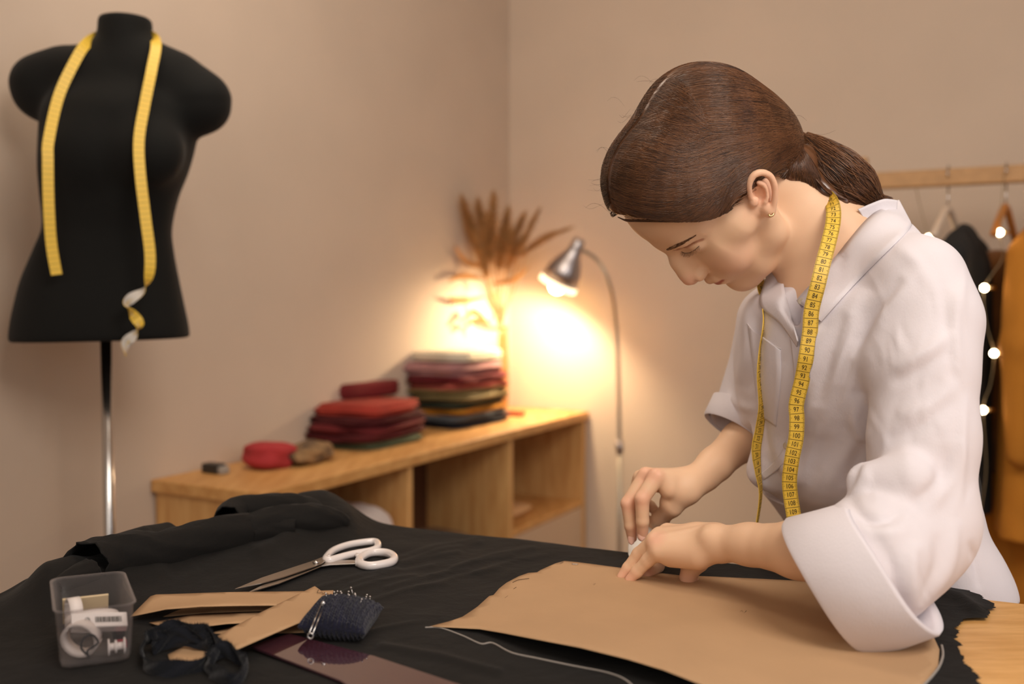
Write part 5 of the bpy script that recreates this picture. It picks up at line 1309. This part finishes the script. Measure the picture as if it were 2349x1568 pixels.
for a,b in ((1836,690),(1803,1022),(1741,1108)):
    c = onshirt(a,b,.004) if b > 700 else clear_(P(1838,691,1.125),.004)
    n_ = unit(V(0,0,CAMZ)-c); 
    if a == 1741: n_ = unit(V(-1,-.3,-.3))
    if a == 1803: n_ = unit(V(-1,-.5,0))
    MB().lathe([(0,0),(.0034,0),(.0040,.0006),(.0037,.0013),(.0026,.0011),(0,.0011)], c, n_, 18).build('button', M['button'], woman)
# -------------------------------------------------- trousers and shoes
s = SDF(V(.12,.95,.0), V(.75,1.70,1.02), .009)
hipn, hipf = P(2070,1370,1.24), P(2030,1370,1.36)
hc_ = (hipn+hipf)/2
s.ell(V(hc_[0]-.01,hc_[1]+.015,.93), V(.115,.135,.10), None, .04)
for sg, hp_ in ((-1,-.075),(1,.075)):
    x0, y0 = hc_[0], hc_[1]+.03+hp_
    s.chain([V(x0,y0,.86), V(x0-.03,y0+.01,.48), V(x0+.01,y0+.02,.09)], [.085,.062,.045], .03)
s.cut(V(.4,1.3,.07), -UP)
v, q = s.mesh(); mk('trousers', v, q, M['trouser'], woman)
for sg, hp_ in ((-1,-.075),(1,.075)):
    x0, y0 = hc_[0]+.01, hc_[1]+.05+hp_; s = SDF(V(x0-.24,y0-.09,-.01), V(x0+.12,y0+.09,.14), .005)
    s.chain([V(x0+.02,y0,.045), V(x0-.08,y0,.042), V(x0-.16,y0-.003,.034)], [.045,.040,.032], .02); s.chain([V(x0,y0,.05), V(x0,y0,.12)], [.042,.034], .02)
    s.cut(V(x0,y0,.002), -UP); v, q = s.mesh(); mk('shoe', v, q, M['shoe'], woman)
# -------------------------------------------------- tailor's chalk in her far hand
cd = [(1497,1203),(1503,1207),(1502,1216),(1492,1232),(1470,1262),(1452,1281),(1444,1277),(1442,1262),(1445,1244),(1458,1232),(1480,1212),(1490,1204)]
top_, bot_ = P(1500,1205,1.236), P(1448,1280,1.246)
def chp(px, py): t = (py-1205)/75; d = 1.262-t*.030; return P(px,py,d)
poly = cat([chp(*p) for p in cd],4,closed=True)
o = MB().prism(poly[::-1], .0042, up=tuple(unit(V(-.1,1,.1)))).build('tailors_chalk', M['chalk'], None, False, label='white wedge of tailor chalk held between her far fingers', cat='chalk', loc=chp(1470,1245)); bevel(o,.0012,3)
# -------------------------------------------------- measuring tape round her neck
ct = [((1826,1245),0,1.115),((1822,1192),0,1.120),((1814,1140),0,1.122),((1811,1100),0,1.120),((1817,1050),0,1.115),((1826,1005),0,1.112),((1828,960),0,1.110),((1827,925),0,1.108),((1840,870),0,1.104),((1849,820),0,1.100),((1858,760),0,1.096),((1862,710),0,1.092),((1877,650),0,1.088),((1889,600),0,1.095),((1901,555),0,1.108),((1911,510),0,1.125),((1911,475),12,1.142),((1900,452),30,1.165),((1880,440),50,1.195),((1860,445),50,1.235),((1840,480),50,1.268),((1812,540),50,1.275),((1772,590),70,1.262),((1749,620),60,1.248),((1745,655),60,1.236),((1750,690),70,1.222),((1752,740),84,1.20),((1744,800),82,1.195),((1742,860),72,1.195),((1748,930),62,1.195),((1742,985),55,1.19),((1735,1030),50,1.188),((1739,1080),65,1.19),((1745,1130),78,1.19),((1738,1190),82,1.19),((1732,1215),82,1.19)]
tape([(clear_(P(*c[0],c[2]),.006) if (2 < i < 17 or i > 25) else P(*c[0],c[2]),c[1]) for i,c in enumerate(ct)], .0165, 'yellow measuring tape with black numbers hanging around the woman neck', num0=112, numdir=-1, dig=.0078)
# ================================================================== LIGHT AND CAMERA
def area(name, loc, target, size, power, col, sy=None):
    l = bpy.data.lights.new(name, 'AREA'); l.energy = power; l.color = col; l.size = size
    if sy: l.shape = 'RECTANGLE'; l.size_y = sy
    o = bpy.data.objects.new(name, l); COL.objects.link(o); o.location = loc
    o.rotation_euler = (Vector(target)-Vector(loc)).to_track_quat('-Z','Y').to_euler(); return o
area('ceiling_lamp_light', (.75,-.15,2.45), (.15,1.5,.95), .9, 27, (1,.91,.81))
area('room_fill_light', (-.4,-1.2,2.1), (0,2.2,1.1), 1.6, 13, (1,.90,.80))
area('background_fill_light', (-.2,1.7,2.6), (1.1,3.2,1.0), 1.1, 20, (1,.86,.70))  # added fill that brightens the background, no fixture behind it
area('cool_fill_light', (2.3,-.2,1.7), (.5,1.3,1.1), 1.0, 8, (.86,.90,1.0))  # added bluish fill to cool the white shirt, no window there
l = bpy.data.lights.new('floor_lamp_light', 'SPOT'); l.energy = 25; l.color = (1,.75,.46); l.spot_size = math.radians(172); l.spot_blend = .5; l.shadow_soft_size = .03
o = bpy.data.objects.new('floor_lamp_light', l); COL.objects.link(o); o.location = tuple(apex+hax*(Lh+.045))
o.rotation_euler = Vector(hax).to_track_quat('-Z','Y').to_euler()
w = bpy.data.worlds.new('world'); SC.world = w; w.use_nodes = True
w.node_tree.nodes['Background'].inputs[0].default_value = (1,.86,.74,1); w.node_tree.nodes['Background'].inputs[1].default_value = .32
cam = bpy.data.cameras.new('camera'); co = bpy.data.objects.new('camera', cam); COL.objects.link(co)
cam.sensor_width = 36; cam.lens = FPX/W*36; co.location = (0,0,CAMZ); co.rotation_euler = (math.pi/2-TH,0,0)
cam.clip_start = .01; cam.dof.use_dof = True; cam.dof.focus_distance = 1.11; cam.dof.aperture_fstop = 3.0
SC.camera = co
SC.view_settings.view_transform = 'Standard'; SC.view_settings.look = 'None'; SC.view_settings.gamma = 1; SC.view_settings.use_curve_mapping = False
SC.view_settings.exposure = 0.0
